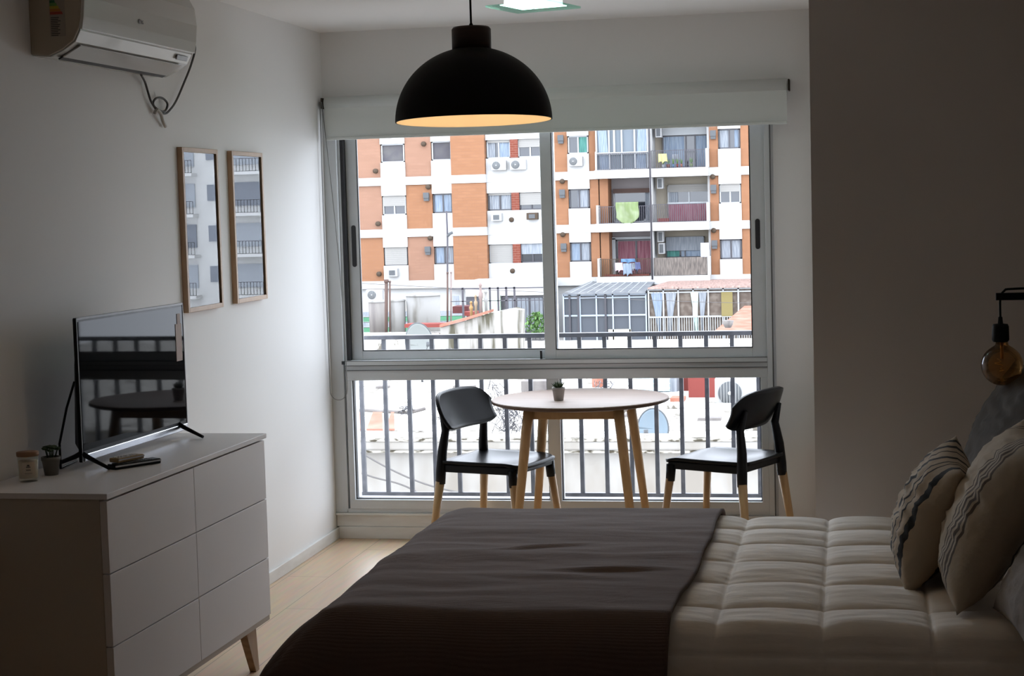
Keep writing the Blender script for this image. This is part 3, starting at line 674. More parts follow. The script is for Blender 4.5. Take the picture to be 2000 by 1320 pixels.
# ------------------------------------------------------------------ bed
bed = thing('bed', 'low double bed base and mattress under the cream quilt', 'bed', (-.35, 5.0, 0))
MB().box(-1.40, .72, 4.26, 5.72, .08, .28).build('base', M('bed_base_fabric', (.12, .11, .10), .9), bed, bevel=.02)
MB().box(-1.42, .74, 4.24, 5.74, .28, .50).build('mattress', m_sheet, bed, bevel=.06)
for x in (-1.30, .62):
    for y in (4.36, 5.62): MB().box(x-.03, x+.03, y-.03, y+.03, 0, .08).build('leg', m_walnut, bed)
YN, YF, XF, XH, ZT = 4.175, 5.80, -1.485, .76, .537
def drape(a, b, ztop, off, hang, foot_out=.16):
    """a: distance from foot edge along x (negative = hanging), b: across y from near edge"""
    def edge(d, rad=.10):   # d<0 hanging part, returns (outward, drop)
        if d >= rad: return (0, 0)
        t = rad-d
        if t < rad*PI/2:
            th = t/rad; return (rad*math.sin(th)-t+0, rad*(1-math.cos(th)))
        ex = t-rad*PI/2
        return (rad-t+.10*ex, rad+ex)
    W = YF-YN
    ox, dx = edge(a, .20)
    on, dn = edge(b)
    of, df = edge(W-b)
    x = XF+a-ox; y = YN+b
    if b < W/2: y = YN+b-on
    else: y = YF-(W-b)+of
    fo = foot_out*(dx/.5)**1.0
    dy = max(dn, df)
    dz = (dx**2.2+dy**2.2)**(1/2.2)
    return x-fo, y, ztop-dz, dx, dy
def quilt_puff(x, y):
    u = (x+.07)/.265; v = (y-4.175)/.27
    fu = abs(math.sin(PI*u)); fv = abs(math.sin(PI*v))
    return .027*(fu*fv)**.27
def dome(x, y):
    """slight sag of the top toward the edges"""
    c = (y-YN)/(YF-YN); return .012*math.sin(PI*max(0, min(1, c)))
def quilt(u, v):
    a = -.42+(XH-XF+.42)*u; b = -.42+(YF-YN+.84)*v
    x, y, z, dx, dy = drape(a, b, ZT, 0, .4, .0)
    # quilt pattern follows the cloth
    pf = quilt_puff(XF+a, YN+b)
    nz = noise.noise(Vector((x*4, y*9, 1.7)))*.006+noise.noise(Vector((x*9, y*26, 4)))*.0022
    if dx+dy < .02: z += pf+nz+dome(x, y)
    else:
        k = max(0, 1-(dx+dy)/.12)
        z += (pf*.8+nz)*k
        if dy > dx: y += (-1 if b < .8 else 1)*pf*.6*(1-k)
        else: x -= pf*.6*(1-k)
    return (x, y, max(z, .10))
q = MB(); q.grid(quilt, 420, 340)
o = q.build('quilt', m_quilt); tag(o, 'cream quilted bedspread with square stitching covering the bed', 'bedspread')
def throw(u, v):
    a = -.48+u*(.48+(-.43-XF)); b = -.44+(YF-YN+.88)*v
    yy = YN+b
    wav = .02+.008*math.sin(yy*4.1+.6)+.004*math.sin(yy*11)-.03*((yy-4.9))*.0
    edge = -.035*(1-(yy-4.175)/1.6)
    a2 = a+(wav+edge)*u**3
    x, y, z, dx, dy = drape(a2, b, ZT, 0, .4, .05)
    k = max(0, 1-(dx+dy)/.12)
    fold = .008*noise.noise(Vector((x*1.8, y*5, 7)))+.004*noise.noise(Vector((x*5, y*13, 2)))
    # a few soft creases running across the bed
    for (cx_, cy_, L, wd, h, sl) in ((-.66, 4.72, .26, .020, .020, .06), (-.92, 5.02, .20, .022, .018, .5), (-.80, 4.62, .3, .03, .012, -.05), (-.98, 4.42, .34, .03, .010, .04), (-.62, 5.25, .3, .03, .009, .02), (-1.05, 5.25, .25, .04, .010, .1), (-.70, 4.90, .34, .035, .009, .0)):
        d = (y-cy_)-sl*(x-cx_); e = (x-cx_)/L
        if abs(e) < 1: fold += h*.4*math.exp(-(d/wd)**2)*(1-e*e)**2-h*.15*math.exp(-((d+wd*1.3)/wd)**2)*(1-e*e)**2
    top = .041; fold = max(fold, -.006)
    if dx+dy < .02: z += top+fold*1.0+dome(x, y)
    else:
        z += (top+fold)*k
        side = (1-k)
        rip = .012*math.sin((x if dy > dx else y)*17+1)*min(1, (dx+dy)/.35)
        if dy > dx: y += (-1 if b < .8 else 1)*(.040*side+rip)
        if dx > .0: x -= .040*min(1, dx/.1)+(rip if dx > dy else 0)
    return (x, y, max(z, .02))
q = MB(); q.grid(throw, 150, 240)
o = q.build('throw_blanket', m_throw, solid=.012); tag(o, 'brown knitted blanket spread over the foot of the bed', 'blanket')

def pillow(name, label, cat, c, U, V, w_, h_, th, mat, cornerp=4.0, seed=0):
    U = Vector(U).normalized(); V = Vector(V); V = (V-U*V.dot(U)).normalized(); N = U.cross(V)
    q = MB()
    def side(sg):
        def fn(u, v):
            a, b = u*2-1, v*2-1
            # corners pointed, edges pulled slightly in
            px = a*(1-.07*(1-b*b)*0-.06*(1-abs(b)**2)*abs(a)**3*1.0+.0); py = b*(1-.06*(1-abs(a)**2)*abs(b)**3)
            t = max(0, (1-abs(a)**2.3))**.55*max(0, (1-abs(b)**2.3))**.55
            wr = 1+.10*noise.noise(Vector((a*2.2+seed, b*2.2, sg*3)))+.05*noise.noise(Vector((a*7+seed, b*5, sg*3)))
            crease = .012*noise.noise(Vector((a*3+seed, b*11, 9)))*t
            return Vector((sg*(th/2*t*wr+crease), px*w_/2, py*h_/2))
        return fn
    q.grid(side(1), 44, 44); q.grid(side(-1), 44, 44)
    me_o = q.build(name, mat, doubles=True)
    Mx = Matrix(((N.x, U.x, V.x, c[0]), (N.y, U.y, V.y, c[1]), (N.z, U.z, V.z, c[2]), (0, 0, 0, 1)))
    me_o.matrix_world = Mx
    tag(me_o, label, cat); return me_o
pillow('cushion', 'cream linen cushion with black stripes, the one farthest towards the foot', 'cushion', (.226, 4.85, .737), (.015, .45, .03), (.13, .0, .31), .47, .37, .19, m_cush1, seed=1)
pillow('cushion', 'cream cushion with thin brown stripes, leaning behind the black-striped cushion', 'cushion', (.365, 4.59, .785), (.0, .48, 0), (.19, .0, .385), .50, .48, .20, m_cush2, seed=5)
pillow('pillow', 'large charcoal grey pillow standing behind the cushions by the dark wall', 'pillow', (.47, 5.36, .83), (-.08, .5, 0), (.22, 0, .5), .62, .56, .19, m_pgrey, seed=9)
pillow('pillow', 'light grey pillow at the near side of the bed head', 'pillow', (.52, 4.20, .75), (-.05, .5, 0), (.30, 0, .36), .46, .46, .17, m_plight, seed=12)

# ------------------------------------------------------------------ bedside bulb lamp
LY = 5.4
wl = thing('bulb_wall_lamp', 'black wall bracket lamp with hanging amber globe bulb above the pillows', 'lamp', (XR, LY, 1.31))
z0 = at(1960, 586, Y=LY).z; xe = at(1945, 580, Y=LY).x; xb = at(1957, 713, Y=LY).x; zb = at(1957, 713, Y=LY).z
MB().box(xe, XR, LY-.009, LY+.009, z0, z0+.022).hexa([(XR-.26, LY-.009, z0), (XR-.02, LY-.009, z0-.26), (XR-.02, LY+.009, z0-.26), (XR-.26, LY+.009, z0)], [(XR-.22, LY-.009, z0), (XR, LY-.009, z0-.24), (XR, LY+.009, z0-.24), (XR-.22, LY+.009, z0)]).build('bracket', m_black, wl)
sx = xb-.004
MB().tube(smoothp([(XR, LY, z0+.034), (XR-.12, LY, z0+.036), (sx+.04, LY, z0+.034), (sx+.012, LY, z0+.028), (sx, LY, z0+.005), (sx, LY, zb+.145)]), .0035, 8).build('cord', m_black, wl)
q = MB(); q.lathe([(0, .150), (.006, .148), (.008, .128), (.022, .126), (.025, .118), (.026, .078), (.022, .072), (0, .072)], (sx, LY, zb), 24); q.build('socket', m_black, wl)
q = MB(); q.lathe([(.0, -.0625)]+[(.0625*math.sin(t), -.0625*math.cos(t)) for t in [PI*k/22 for k in range(1, 19)]]+[(.020, .062), (.017, .075)], (xb, LY, zb), 40); q.build('globe_bulb', m_amber, wl)
q = MB(); q.tube([(xb-.006+.018*math.sin(k*.9)*math.cos(k*.4), LY+.018*math.cos(k*.9), zb-.02+.003*k) for k in range(14)], .0012, 6); q.tube([(xb, LY, zb+.07), (xb, LY, zb+.02)], .005, 8); q.build('filament', m_gold, wl)

# ================================================================== OUTSIDE
FY = 88.0
def FX(px, py=400): return at(px, py, Y=FY).x
DZ = 2.745
XC = dict(a0=-26.0, a1=-24.21, b1=-22.87, c1=-21.45, d1=-20.31, e1=-18.49, f1=-15.1, g1=-14.17, h1=-13.04, i1=-12.59, j1=-9.87, k0=-9.74, k1=-6.96, l0=-6.83, l1=-6.38, m1=-5.24)
bld = thing('apartment_building', 'tan brick and white apartment block with balconies across the roofs', 'building', (-10, FY, -6))
BOT = -2.2
wb = MB()
wb.box(-44, XC['i1'], FY+.3, FY+9, -6, 17); wb.box(XC['k1'], 19, FY+.3, FY+9, -6, 17); wb.box(XC['i1'], XC['k1'], FY+1.6, FY+9, -6, 17)
wb.build('back_wall', m_fw, bld)
def zr(row, z): return z-row*DZ
# bands of each floor (band top 3.34.., bottom 2.90)
def col_white(x0, x1, z0, z1, y0=FY): return MB().box(x0, x1, y0, FY+.3, z0, z1)
BR = dict(A=(XC['a0'], XC['a1'], m_brickp), C=(XC['b1'], XC['c1'], m_brickp), E=(XC['d1'], XC['e1'], m_brick), G=(XC['f1'], XC['g1'], m_brick), I=(XC['h1'], XC['i1'], m_brick), L=(XC['k1']+.13, XC['l1'], m_brick), N=(XC['m1'], XC['m1']+1.1, m_brick))
# the same bays carry on to both sides and upwards
brick_cols = [(v[0], v[1], v[2], k) for k, v in BR.items()]
for sh in (-19.4, 10.2, 20.6):
    for k in ('A', 'C', 'E') if sh < 0 else ('G', 'L', 'N'):
        v = BR[k]
        if any(v[0]+sh < c_[1]+.3 and v[1]+sh > c_[0]-.3 for c_ in brick_cols): continue
        if -43 < v[0]+sh and v[1]+sh < 19: brick_cols.append((v[0]+sh, v[1]+sh, v[2], 'x'))
for (x0, x1, mt, k) in brick_cols:
    for row in range(-4, 3):
        zt = zr(row, 3.345+DZ-.43); zb_ = zr(row, 3.345)
        if row == 2: zb_ = BOT+.05
        yy = FY-.25 if k == 'E' else FY+.12
        mm_ = mt
        if k == 'C' and row == 1: mm_ = m_brick
        if k == 'A' and row == 2: mm_ = m_brick
        MB().box(x0, x1, yy, FY+.3, zb_, zt).build('brick_panel', mm_, bld)
q = MB()
for row in range(-4, 3):
    for xa, xb2 in ((-44, XC['i1']+.2), (XC['k1'], 19)):
        q.box(xa, xb2, FY+.02, FY+.3, zr(row, 2.92), zr(row, 3.345))
    q.box(XC['d1']-.02, XC['e1']+.02, FY-.3, FY+.02, zr(row, 2.92), zr(row, 3.345))
q.build('floor_band', m_fw, bld)

def window(x0, x1, z0, z1, fr, shut=0, curt=None, y=FY+.2, glassm=None, mull=(.5,), parent=None, shm=None):
    parent = parent or bld
    t = .06; s = MB()
    s.box(x0, x0+t, y-.06, y+.08, z0, z1).box(x1-t, x1, y-.06, y+.08, z0, z1).box(x0, x1, y-.06, y+.08, z0, z0+t).box(x0, x1, y-.06, y+.08, z1-t, z1)
    for m_ in mull: xm = x0+(x1-x0)*m_; s.box(xm-.035, xm+.035, y-.05, y+.08, z0, z1)
    o = s.build('window', fr, parent)
    MB().box(x0+t*.5, x1-t*.5, y+.02, y+.09, z0+t*.5, z1-t*.5).build('pane', glassm or m_dwin, o)
    if curt:
        for (a, b, mt) in curt:
            xa, xb_ = x0+(x1-x0)*a, x0+(x1-x0)*b
            MB().grid(lambda u, v: (xa+(xb_-xa)*u, y-.0+.015*math.sin(u*30), z0+.07+(z1-z0-.14)*v), 24, 1).build('curtain', mt, o)
    if shut: MB().box(x0+.03, x1-.03, y-.075, y-.03, z1-(z1-z0)*shut, z1-.01).build('shutter', shm or m_shut, o)
    return o
def spandrels(x0, x1, tops, bots, y=FY+.04):
    """white wall pieces between the windows of one bay"""
    edges = []
    zs = [17]
    for t, b in zip(tops, bots): zs += [t, b]
    zs.append(BOT-.1)
    for i in range(0, len(zs), 2): MB().box(x0, x1, y, FY+.3, zs[i+1], zs[i]).build('white_panel', m_fw, bld)
def bay(x0, x1, row_zs, specs, inset=.04):
    tops = [z[1] for z in row_zs]; bots = [z[0] for z in row_zs]
    up = [(zr(-k, tops[0]), zr(-k, bots[0])) for k in range(4, 0, -1)]
    T = [a for a, b in up]+tops; Bm = [b for a, b in up]+bots
    spandrels(x0, x1, T, Bm)
    for (tt, b_) in up: window(x0+inset, x1-inset, b_, tt, m_dfr, .35, [(0, .5, m_curt)])
    for z, sp in zip(row_zs, specs): window(x0+inset, x1-inset, z[0], z[1], *sp[:1], **sp[1])
bay(XC['a1'], XC['b1'], [(4.13, 5.10), (1.35, 2.375), (-1.33, -.36)], [
    (m_wfr, dict(glassm=m_gwin, mull=())), (m_wfr, dict(shut=.53)), (m_dfr, dict(shut=.96))])
bay(XC['c1'], XC['d1'], [(4.155, 5.15), (1.387, 2.41), (-1.314, -.365)], [
    (m_wfr, dict(glassm=m_gwin, mull=())), (m_dfr, dict(curt=[(0, .9, m_curtb)])), (m_dfr, dict(curt=[(0, .48, m_curtb), (.52, 1, m_curt)]))])
bay(XC['g1'], XC['h1'], [(4.263, 5.185), (1.433, 2.44), (-1.332, -.321)], [
    (m_wfr, dict(curt=[(.55, 1, m_teal)])), (m_dfr, dict(curt=[(.42, 1, m_curt)])), (m_dfr, dict(curt=[(0, .46, m_curtb), (.54, 1, m_curt)]))])
bay(XC['l1'], XC['m1'], [(4.265, 5.275), (1.485, 2.474), (-1.364, -.343)], [
    (m_dfr, dict(curt=[(0, .5, m_curt), (.75, 1, m_curtb)])), (m_wfr, dict(shut=.4)), (m_dfr, dict(curt=[(0, .46, m_curt), (.54, 1, m_curt)]))])
# bay F : pairs of windows with red panel between
x0, x1, xr0, xr1 = XC['e1'], XC['f1'], -17.18, -16.77
rows = [(4.163, 5.12), (1.438, 2.35), (-1.325, -.331)]
ups = [(zr(-k, 4.163), zr(-k, 5.12)) for k in range(4, 0, -1)]
allr = ups+rows
zs = [17]+[z for a, b in allr for z in (b, a)]+[BOT-.1]
for i in range(0, len(zs), 2): MB().box(x0, x1, FY+.04, FY+.3, zs[i+1], zs[i]).build('white_panel', m_fw, bld)
for i, (a, b) in enumerate(allr):
    MB().box(xr0, xr1, FY+.02, FY+.3, a, b).build('red_panel', m_redp, bld)
    r = i-4
    w1 = dict(shut=.35, curt=[(0, .9, m_curt)]); w2 = dict(shut=.3, curt=[(0, .9, m_curtb)]); fr1 = fr2 = m_wfr
    if r == 0: w1 = dict(curt=[(0, .35, m_curt), (.5, .95, m_curtb)], shut=.15); w2 = dict(shut=.45)
    if r == 1: w1 = dict(curt=[(0, .46, m_curt), (.54, 1, m_curt)], shut=.12); w2 = dict(shut=.72); fr1 = fr2 = m_dfr
    if r == 2: w1 = dict(shut=.97); w2 = dict(shut=.55, shm=m_curt); fr2 = m_dfr
    window(x0+.05, xr0, a, b, fr1, **w1); window(xr1, -15.5, a, b, fr2, **w2)
# rest of the facade to both sides, out of the photograph but part of the block
for sh in (-19.4, 10.4):
    for (a, b) in ((XC['a1'], XC['b1']), (XC['c1'], XC['d1'])) if sh < 0 else ((XC['g1'], XC['h1']), (XC['l1'], XC['m1'])):
        for r in range(-3, 3):
            if -43 < a+sh and b+sh < 19: window(a+sh, b+sh, zr(r, 4.2), zr(r, 5.15), m_dfr, .3, [(0, .6, m_curt)])

# flue boxes and round vents on the brick columns
def flue(px, py, mt=m_grill):
    p = at(px, py, Y=FY+.1); s = MB(); s.box(p.x-.13, p.x+.13, FY-.12, FY+.12, p.z-.20, p.z+.20).box(p.x-.15, p.x+.15, FY-.16, FY-.08, p.z-.05, p.z+.24)
    s.build('flue_box', mt, bld, label='small grey flue box')
for p in ((1096, 273), (1099, 379), (1102, 484), (1393, 264), (1394, 370), (1396, 478), (834, 385), (837, 490)): flue(*p)
for p in ((1098, 354), (1099, 458), (1392, 345), (1394, 450), (827, 281), (836, 365), (840, 465), (733, 334), (738, 437), (740, 535), (999, 429), (1001, 529)):
    c = at(*p, Y=FY); MB().lathe([(0, 0), (.13, 0), (.13, .15), (0, .15)], (c.x, FY-.05, c.z), 14, 0, 'Y').build('vent_cap', m_brownm, bld, label='round wall vent')

# balconies
def bars(x0, x1, z0, z1, y, n, mt, parent, r=.014, rail=.03):
    s = MB(); s.box(x0, x1, y-rail/2, y+rail/2, z1-rail, z1).box(x0, x1, y-rail/2, y+rail/2, z0, z0+rail)
    for i in range(n+1):
        x = x0+(x1-x0)*i/n; s.box(x-r, x+r, y-r, y+r, z0, z1)
    return s.build('railing', mt, parent)
J0, J1, K0, K1 = XC['i1'], XC['j1'], XC['k0'], XC['k1']
for row in range(-4, 3):
    zt = zr(row, 3.36); zb_ = zr(row, 2.93)
    MB().box(J0-.1, K1+.1, FY-.55, FY+1.6, zb_, zt).build('balcony_slab', m_fw, bld)
    MB().box(J0-.05, J0+.06, FY-.5, FY+.3, zt, zt+.95).box(K1-.02, K1+.12, FY-.5, FY+.3, zt, zt+.95).build('balcony_cheek_wall', m_fw, bld)
    top = zt+DZ-.43
    MB().box(J1, K0, FY-.45, FY+1.6, zt, top).build('balcony_divider', m_fw, bld)
    MB().box(J0+.06, J0+.5, FY+.1, FY+1.6, zt, top).build('balcony_side_wall', m_brick, bld)
    MB().box(J0, J1, FY+1.45, FY+1.6, zt, top).build('balcony_back_wall', m_pinkw, bld)
    MB().box(K0, K1, FY+1.45, FY+1.6, zt, top).build('balcony_back_wall', m_cream, bld)
    if row < 0: 
        window(J0+.6, J1-.05, zt, zt+2.0, m_wfr, 0, [(0, .5, m_curt)], y=FY+1.35); window(K0+.6, K1-.05, zt, zt+2.0, m_wfr, 0, [(0, .5, m_curt)], y=FY+1.35)
        bars(J0+.06, J1, zt, zt+.9, FY-.45, 22, m_rail2, bld); bars(K0, K1-.02, zt, zt+.9, FY-.45, 22, m_rail2, bld)
# row 0 : glazed balcony left, open balcony right
zt = 3.36
gz = MB(); y = FY-.42
for xx in [J0+.02+(J1-J0-.08)*k/4.0 for k in range(5)]: gz.box(xx-.04, xx+.04, y-.04, y+.04, zt, zt+2.3)
gz.box(J0, J1-.02, y-.05, y+.05, zt+.78, zt+.90); gz.box(J0, J1-.02, y-.04, y+.04, zt, zt+.05); gz.box(J0+.9, J0+1.0, y-.03, y+.03, zt+.9, zt+2.3)
go = gz.build('balcony_glazing', m_wfr, bld)
MB().box(J0+.03, J1-.06, y+.06, y+.09, zt+.02, zt+2.3).build('pane', M('misty_blue_glass', (.10, .115, .13), .4, spec=.05), go)
for a, b, mt in ((.03, .20, m_curtb), (.80, .98, m_curtb)):
    MB().grid(lambda u, v: (J0+(J1-J0)*(a+(b-a)*u)-.12*(1-v)*(1 if a > .5 else -1), y+.03+.01*math.sin(u*25), zt+.05+2.2*v), 18, 1).build('curtain', mt, go)
bars(J0+.06, J1-.05, zt, zt+.85, FY-.5, 26, m_rail2, bld)
w0 = window(K0+.40, K1-.03, zt+.02, zt+1.72, m_dfr, 0, [(.02, .48, m_curtb), (.72, 1, m_curtb)], y=FY+1.3, mull=(.52, .72))
MB().box(K0+.35, K1, FY+1.1, FY+1.4, zt+1.72, zt+2.2).build('shutter_box', m_wfr, bld)
bars(K0, K1-.02, zt, zt+.92, FY-.45, 26, m_rail2, bld)
# row 1
zt = 3.36-DZ
window(J0+.62, J1-.02, zt+.02, zt+1.72, m_wfr, 0, [(.80, 1, m_curt)], y=FY+1.3, mull=())
MB().box(J0+.62, J1, FY+1.12, FY+1.2, zt+1.55, zt+1.78).build('rolled_awning', m_pipe, bld, label='rolled brown awning')
bars(J0+.06, J1-.02, zt, zt+.88, FY-.45, 26, m_rail2, bld)
window(K0+.62, K1-.02, zt+.02, zt+1.9, m_wfr, .2, [(0, .25, m_curt)], y=FY+1.3, mull=(.52,))
MB().box(K0+.62, K1, FY+1.0, FY+1.25, zt+.92, zt+1.0).build('transom', m_wfr, bld)
MB().box(K0+.66, K1-.05, FY+1.05, FY+1.12, zt+.03, zt+.9).build('low_panel', m_curtp, bld, label='dark red lower door panels')
bars(K0, K1-.02, zt, zt+.92, FY-.45, 26, m_rail2, bld)
# row 2
zt = 3.36-2*DZ
window(J0+.70, J1-.0, zt+.02, zt+1.85, m_dfr, 0, [(.05, .50, m_curtp), (.55, 1, m_curtp)], y=FY+1.3, mull=(.52,))
MB().box(J0+.5, J0+.68, FY+1.2, FY+1.4, zt, zt+1.95).box(J0+.5, J1, FY+1.2, FY+1.4, zt+1.88, zt+2.0).build('door_surround', m_wfr, bld)
bars(J0+.06, J1-.02, zt, zt+.92, FY-.45, 26, m_brownm, bld)
MB().box(J0+.3, J1-.1, FY-.40, FY-.2, zt, zt+.12).build('balcony_kerb', m_red, bld, label='red painted kerb')
window(K0+.46, K1-.3, zt+.85, zt+1.95, m_dfr, .66, [(0, .35, m_teal), (.4, 1, m_curtb)], y=FY+1.3, mull=(.5,), shm=m_curt)
MB().box(K0+.02, K1-.04, FY-.50, FY-.44, zt+.02, zt+.93).build('cane_screen', m_bamb, bld, label='weathered cane screen over the railing')
# drain pipe between balconies
MB().tube([((J1+K0)/2, FY-.58, 17), ((J1+K0)/2, FY-.58, -2.3)], .045, 8).build('drain_pipe', m_rail2, bld)

# things on the facade
def condenser(label, cx_, y, z, w_=.85, h_=.58, d_=.32, group=None, fan=.35):
    t = thing('outdoor_condenser', label, 'air conditioner', (cx_, y, z), group)
    MB().box(cx_-w_/2, cx_+w_/2, y-d_/2, y+d_/2, z, z+h_).build('casing', m_cond, t, bevel=.015)
    fx = cx_-w_*.5+w_*fan
    MB().lathe([(0, 0), (h_*.40, 0), (h_*.40, .03), (0, .03)], (fx, y-d_/2-.03, z+h_*.5), 28, 0, 'Y').build('fan_grille', m_grill, t)
    s = MB()
    for i in range(1, 8):
        dx = h_*.40*(i/4-1); hh = math.sqrt(max(.001, (h_*.4)**2-dx*dx)); s.box(fx+dx-.004, fx+dx+.004, y-d_/2-.036, y-d_/2-.030, z+h_*.5-hh, z+h_*.5+hh)
    s.lathe([(0, 0), (h_*.07, 0), (h_*.07, .012), (0, .012)], (fx, y-d_/2-.045, z+h_*.5), 12, 0, 'Y')
    s.build('guard_wires', m_railw, t)
    return t
def cond_px(label, x0, y0, x1, y1, Y):
    a, b = at(x0, y1, Y=Y), at(x1, y0, Y=Y); return condenser(label, (a.x+b.x)/2, Y, a.z, b.x-a.x, b.z-a.z)
cond_px('white air conditioner unit under the upper window, left one of the pair', 960, 313, 989, 333, FY-.15)
cond_px('white air conditioner unit under the upper window, right one of the pair', 997, 311, 1028, 332, FY-.15)
cond_px('white air conditioner unit under the small upper window beside the glazed balcony', 1111, 305, 1138, 325, FY-.15)
def winac(label, x0, y0, x1, y1, mt=m_cond):
    a, b = at(x0, y1, Y=FY-.1), at(x1, y0, Y=FY-.1); t = thing('window_air_conditioner', label, 'air conditioner', ((a.x+b.x)/2, FY-.1, a.z))
    MB().box(a.x, b.x, FY-.35, FY+.06, a.z, b.z).build('casing', mt, t, bevel=.02)
    w_ = b.x-a.x; h_ = b.z-a.z
    MB().box(a.x+w_*.22, b.x-w_*.22, FY-.37, FY-.34, a.z+h_*.18, b.z-h_*.22).build('grille', m_grill, t)
winac('white box air conditioner in the wall under the curtained middle window', 961, 416, 981, 432)
winac('brown box air conditioner in the wall under the shuttered middle window', 1030, 415, 1051, 429, m_brownm)
winac('white box air conditioner on the wall at the lower left of the block', 758, 524, 778, 540)
def wallunit(label, px, py, Y=FY+.4):
    c = at(px, py, Y=Y); t = thing('balcony_condenser', label, 'air conditioner', (c.x, Y, c.z))
    MB().box(c.x-.16, c.x+.16, Y-.3, Y+.3, c.z-.28, c.z+.28).build('casing', m_cond, t, bevel=.02)
    MB().box(c.x-.10, c.x+.10, Y-.32, Y-.29, c.z-.22, c.z+.22).build('grille', m_grill, t)
wallunit('white condenser high on the divider of the upper right balcony', 1287, 258)
wallunit('white condenser high on the divider of the middle right balcony', 1290, 358)
wallunit('white condenser high on the divider of the lower right balcony', 1291, 462)
wallunit('white condenser under another one on the lower right balcony', 1293, 485)
# towel
a, b = at(1204, 438, Y=FY-.53), at(1247, 394, Y=FY-.53)
def towel(u, v):
    x = a.x+(b.x-a.x)*u; dropv = (b.z-a.z)*(1-.30*abs(2*u-1)**2.2)
    return (x+.02*math.sin(v*6), FY-.56-.05*math.sin(u*9+v*3)-.02*math.sin(u*31), b.z-dropv*(1-v))
q = MB(); q.grid(towel, 28, 16); tag(q.build('hanging_cloth', m_lime, solid=.01), 'lime green cloth hung over the railing of the middle left balcony', 'cloth')
def cloth(label, x0, y0, x1, y1, mt, Y=FY-.6, cat='laundry', name='laundry_garment'):
    a, b = at(x0, y1, Y=Y), at(x1, y0, Y=Y)
    q = MB(); q.grid(lambda u, v: (a.x+(b.x-a.x)*u+.06*(1-v)*math.sin(u*7), Y-.03*math.sin(u*12+v*2), b.z+(a.z-b.z)*(1-v)*(1-.15*math.sin(u*9))), 12, 8)
    return tag(q.build(name, mt, solid=.01), label, cat)
cloth('light blue garment drying in front of the lower left balcony', 1217.5, 514, 1233, 538, m_curtb)
cloth('blue cloth lying over the rail of the lower left balcony', 1213, 505, 1240, 513, m_bluef, FY-.62)
cloth('pink garment drying left of the blue one on the lower balcony', 1202, 513, 1215.5, 530, M('pink_cotton', (.55, .36, .42), .9))
cloth('white garment drying right of the blue one on the lower balcony', 1234.5, 513.6, 1239.5, 527, m_curt, FY-.6)
cloth('dark blue garment drying at the right of the lower left balcony', 1241, 512, 1250, 528, M('navy_cotton', (.05, .06, .12), .9))
cloth('white shirt hanging at the right side of the lower right balcony', 1369, 474, 1384, 506, M('white_cotton_shirt', (.66, .64, .74), .9), FY-.2)
cloth('pale yellow cloth hanging at the left of the upper right balcony', 1286, 300, 1302, 318, m_yel, FY-.5, 'cloth', 'hanging_cloth')
cloth('white cloth hanging in the middle of the upper right balcony', 1313, 301, 1326, 316, m_curt, FY-.05, 'cloth', 'hanging_cloth')
# balcony pots with plants
for i, (px, mt, nm) in enumerate(((1296, m_wfr, 'white'), (1305, m_terra, 'terracotta'), (1315, m_bluef, 'blue'), (1323, m_red, 'red'), (1331, m_orange, 'orange'), (1350, m_lime, 'green'))):
    c = at(px, 329, Y=FY-.28); z = 3.365
    t = thing('balcony_planter', '%s pot with a leafy plant standing on the upper right balcony' % nm, 'plant', (c.x, FY-.28, z), 'pots on the upper right balcony')
    MB().lathe([(0, 0), (.06, 0), (.085, .20), (0, .20)], (c.x, FY-.28, z), 14).build('pot', mt, t)
    q = MB()
    for k in range(16):
        a = k*2.4; h = .1+.22*random.random(); q.tube([(c.x, FY-.28, z+.2), (c.x+.05*math.cos(a), FY-.28+.05*math.sin(a), z+.20+h*.6), (c.x+.08*math.cos(a), FY-.28+.08*math.sin(a), z+.20+h)], .01, 5, rs=[.01, .02, .003])
    q.build('foliage', m_bush, t)
c = at(1296, 432, Y=FY-.2)
MB_ = MB().box(c.x-.28, c.x+.28, FY-.36, FY-.1, 3.36-DZ+.002, 3.36-DZ+.2); tag(MB_.build('planter_box', m_red, bevel=.01), 'red planter box on the middle right balcony', 'planter')

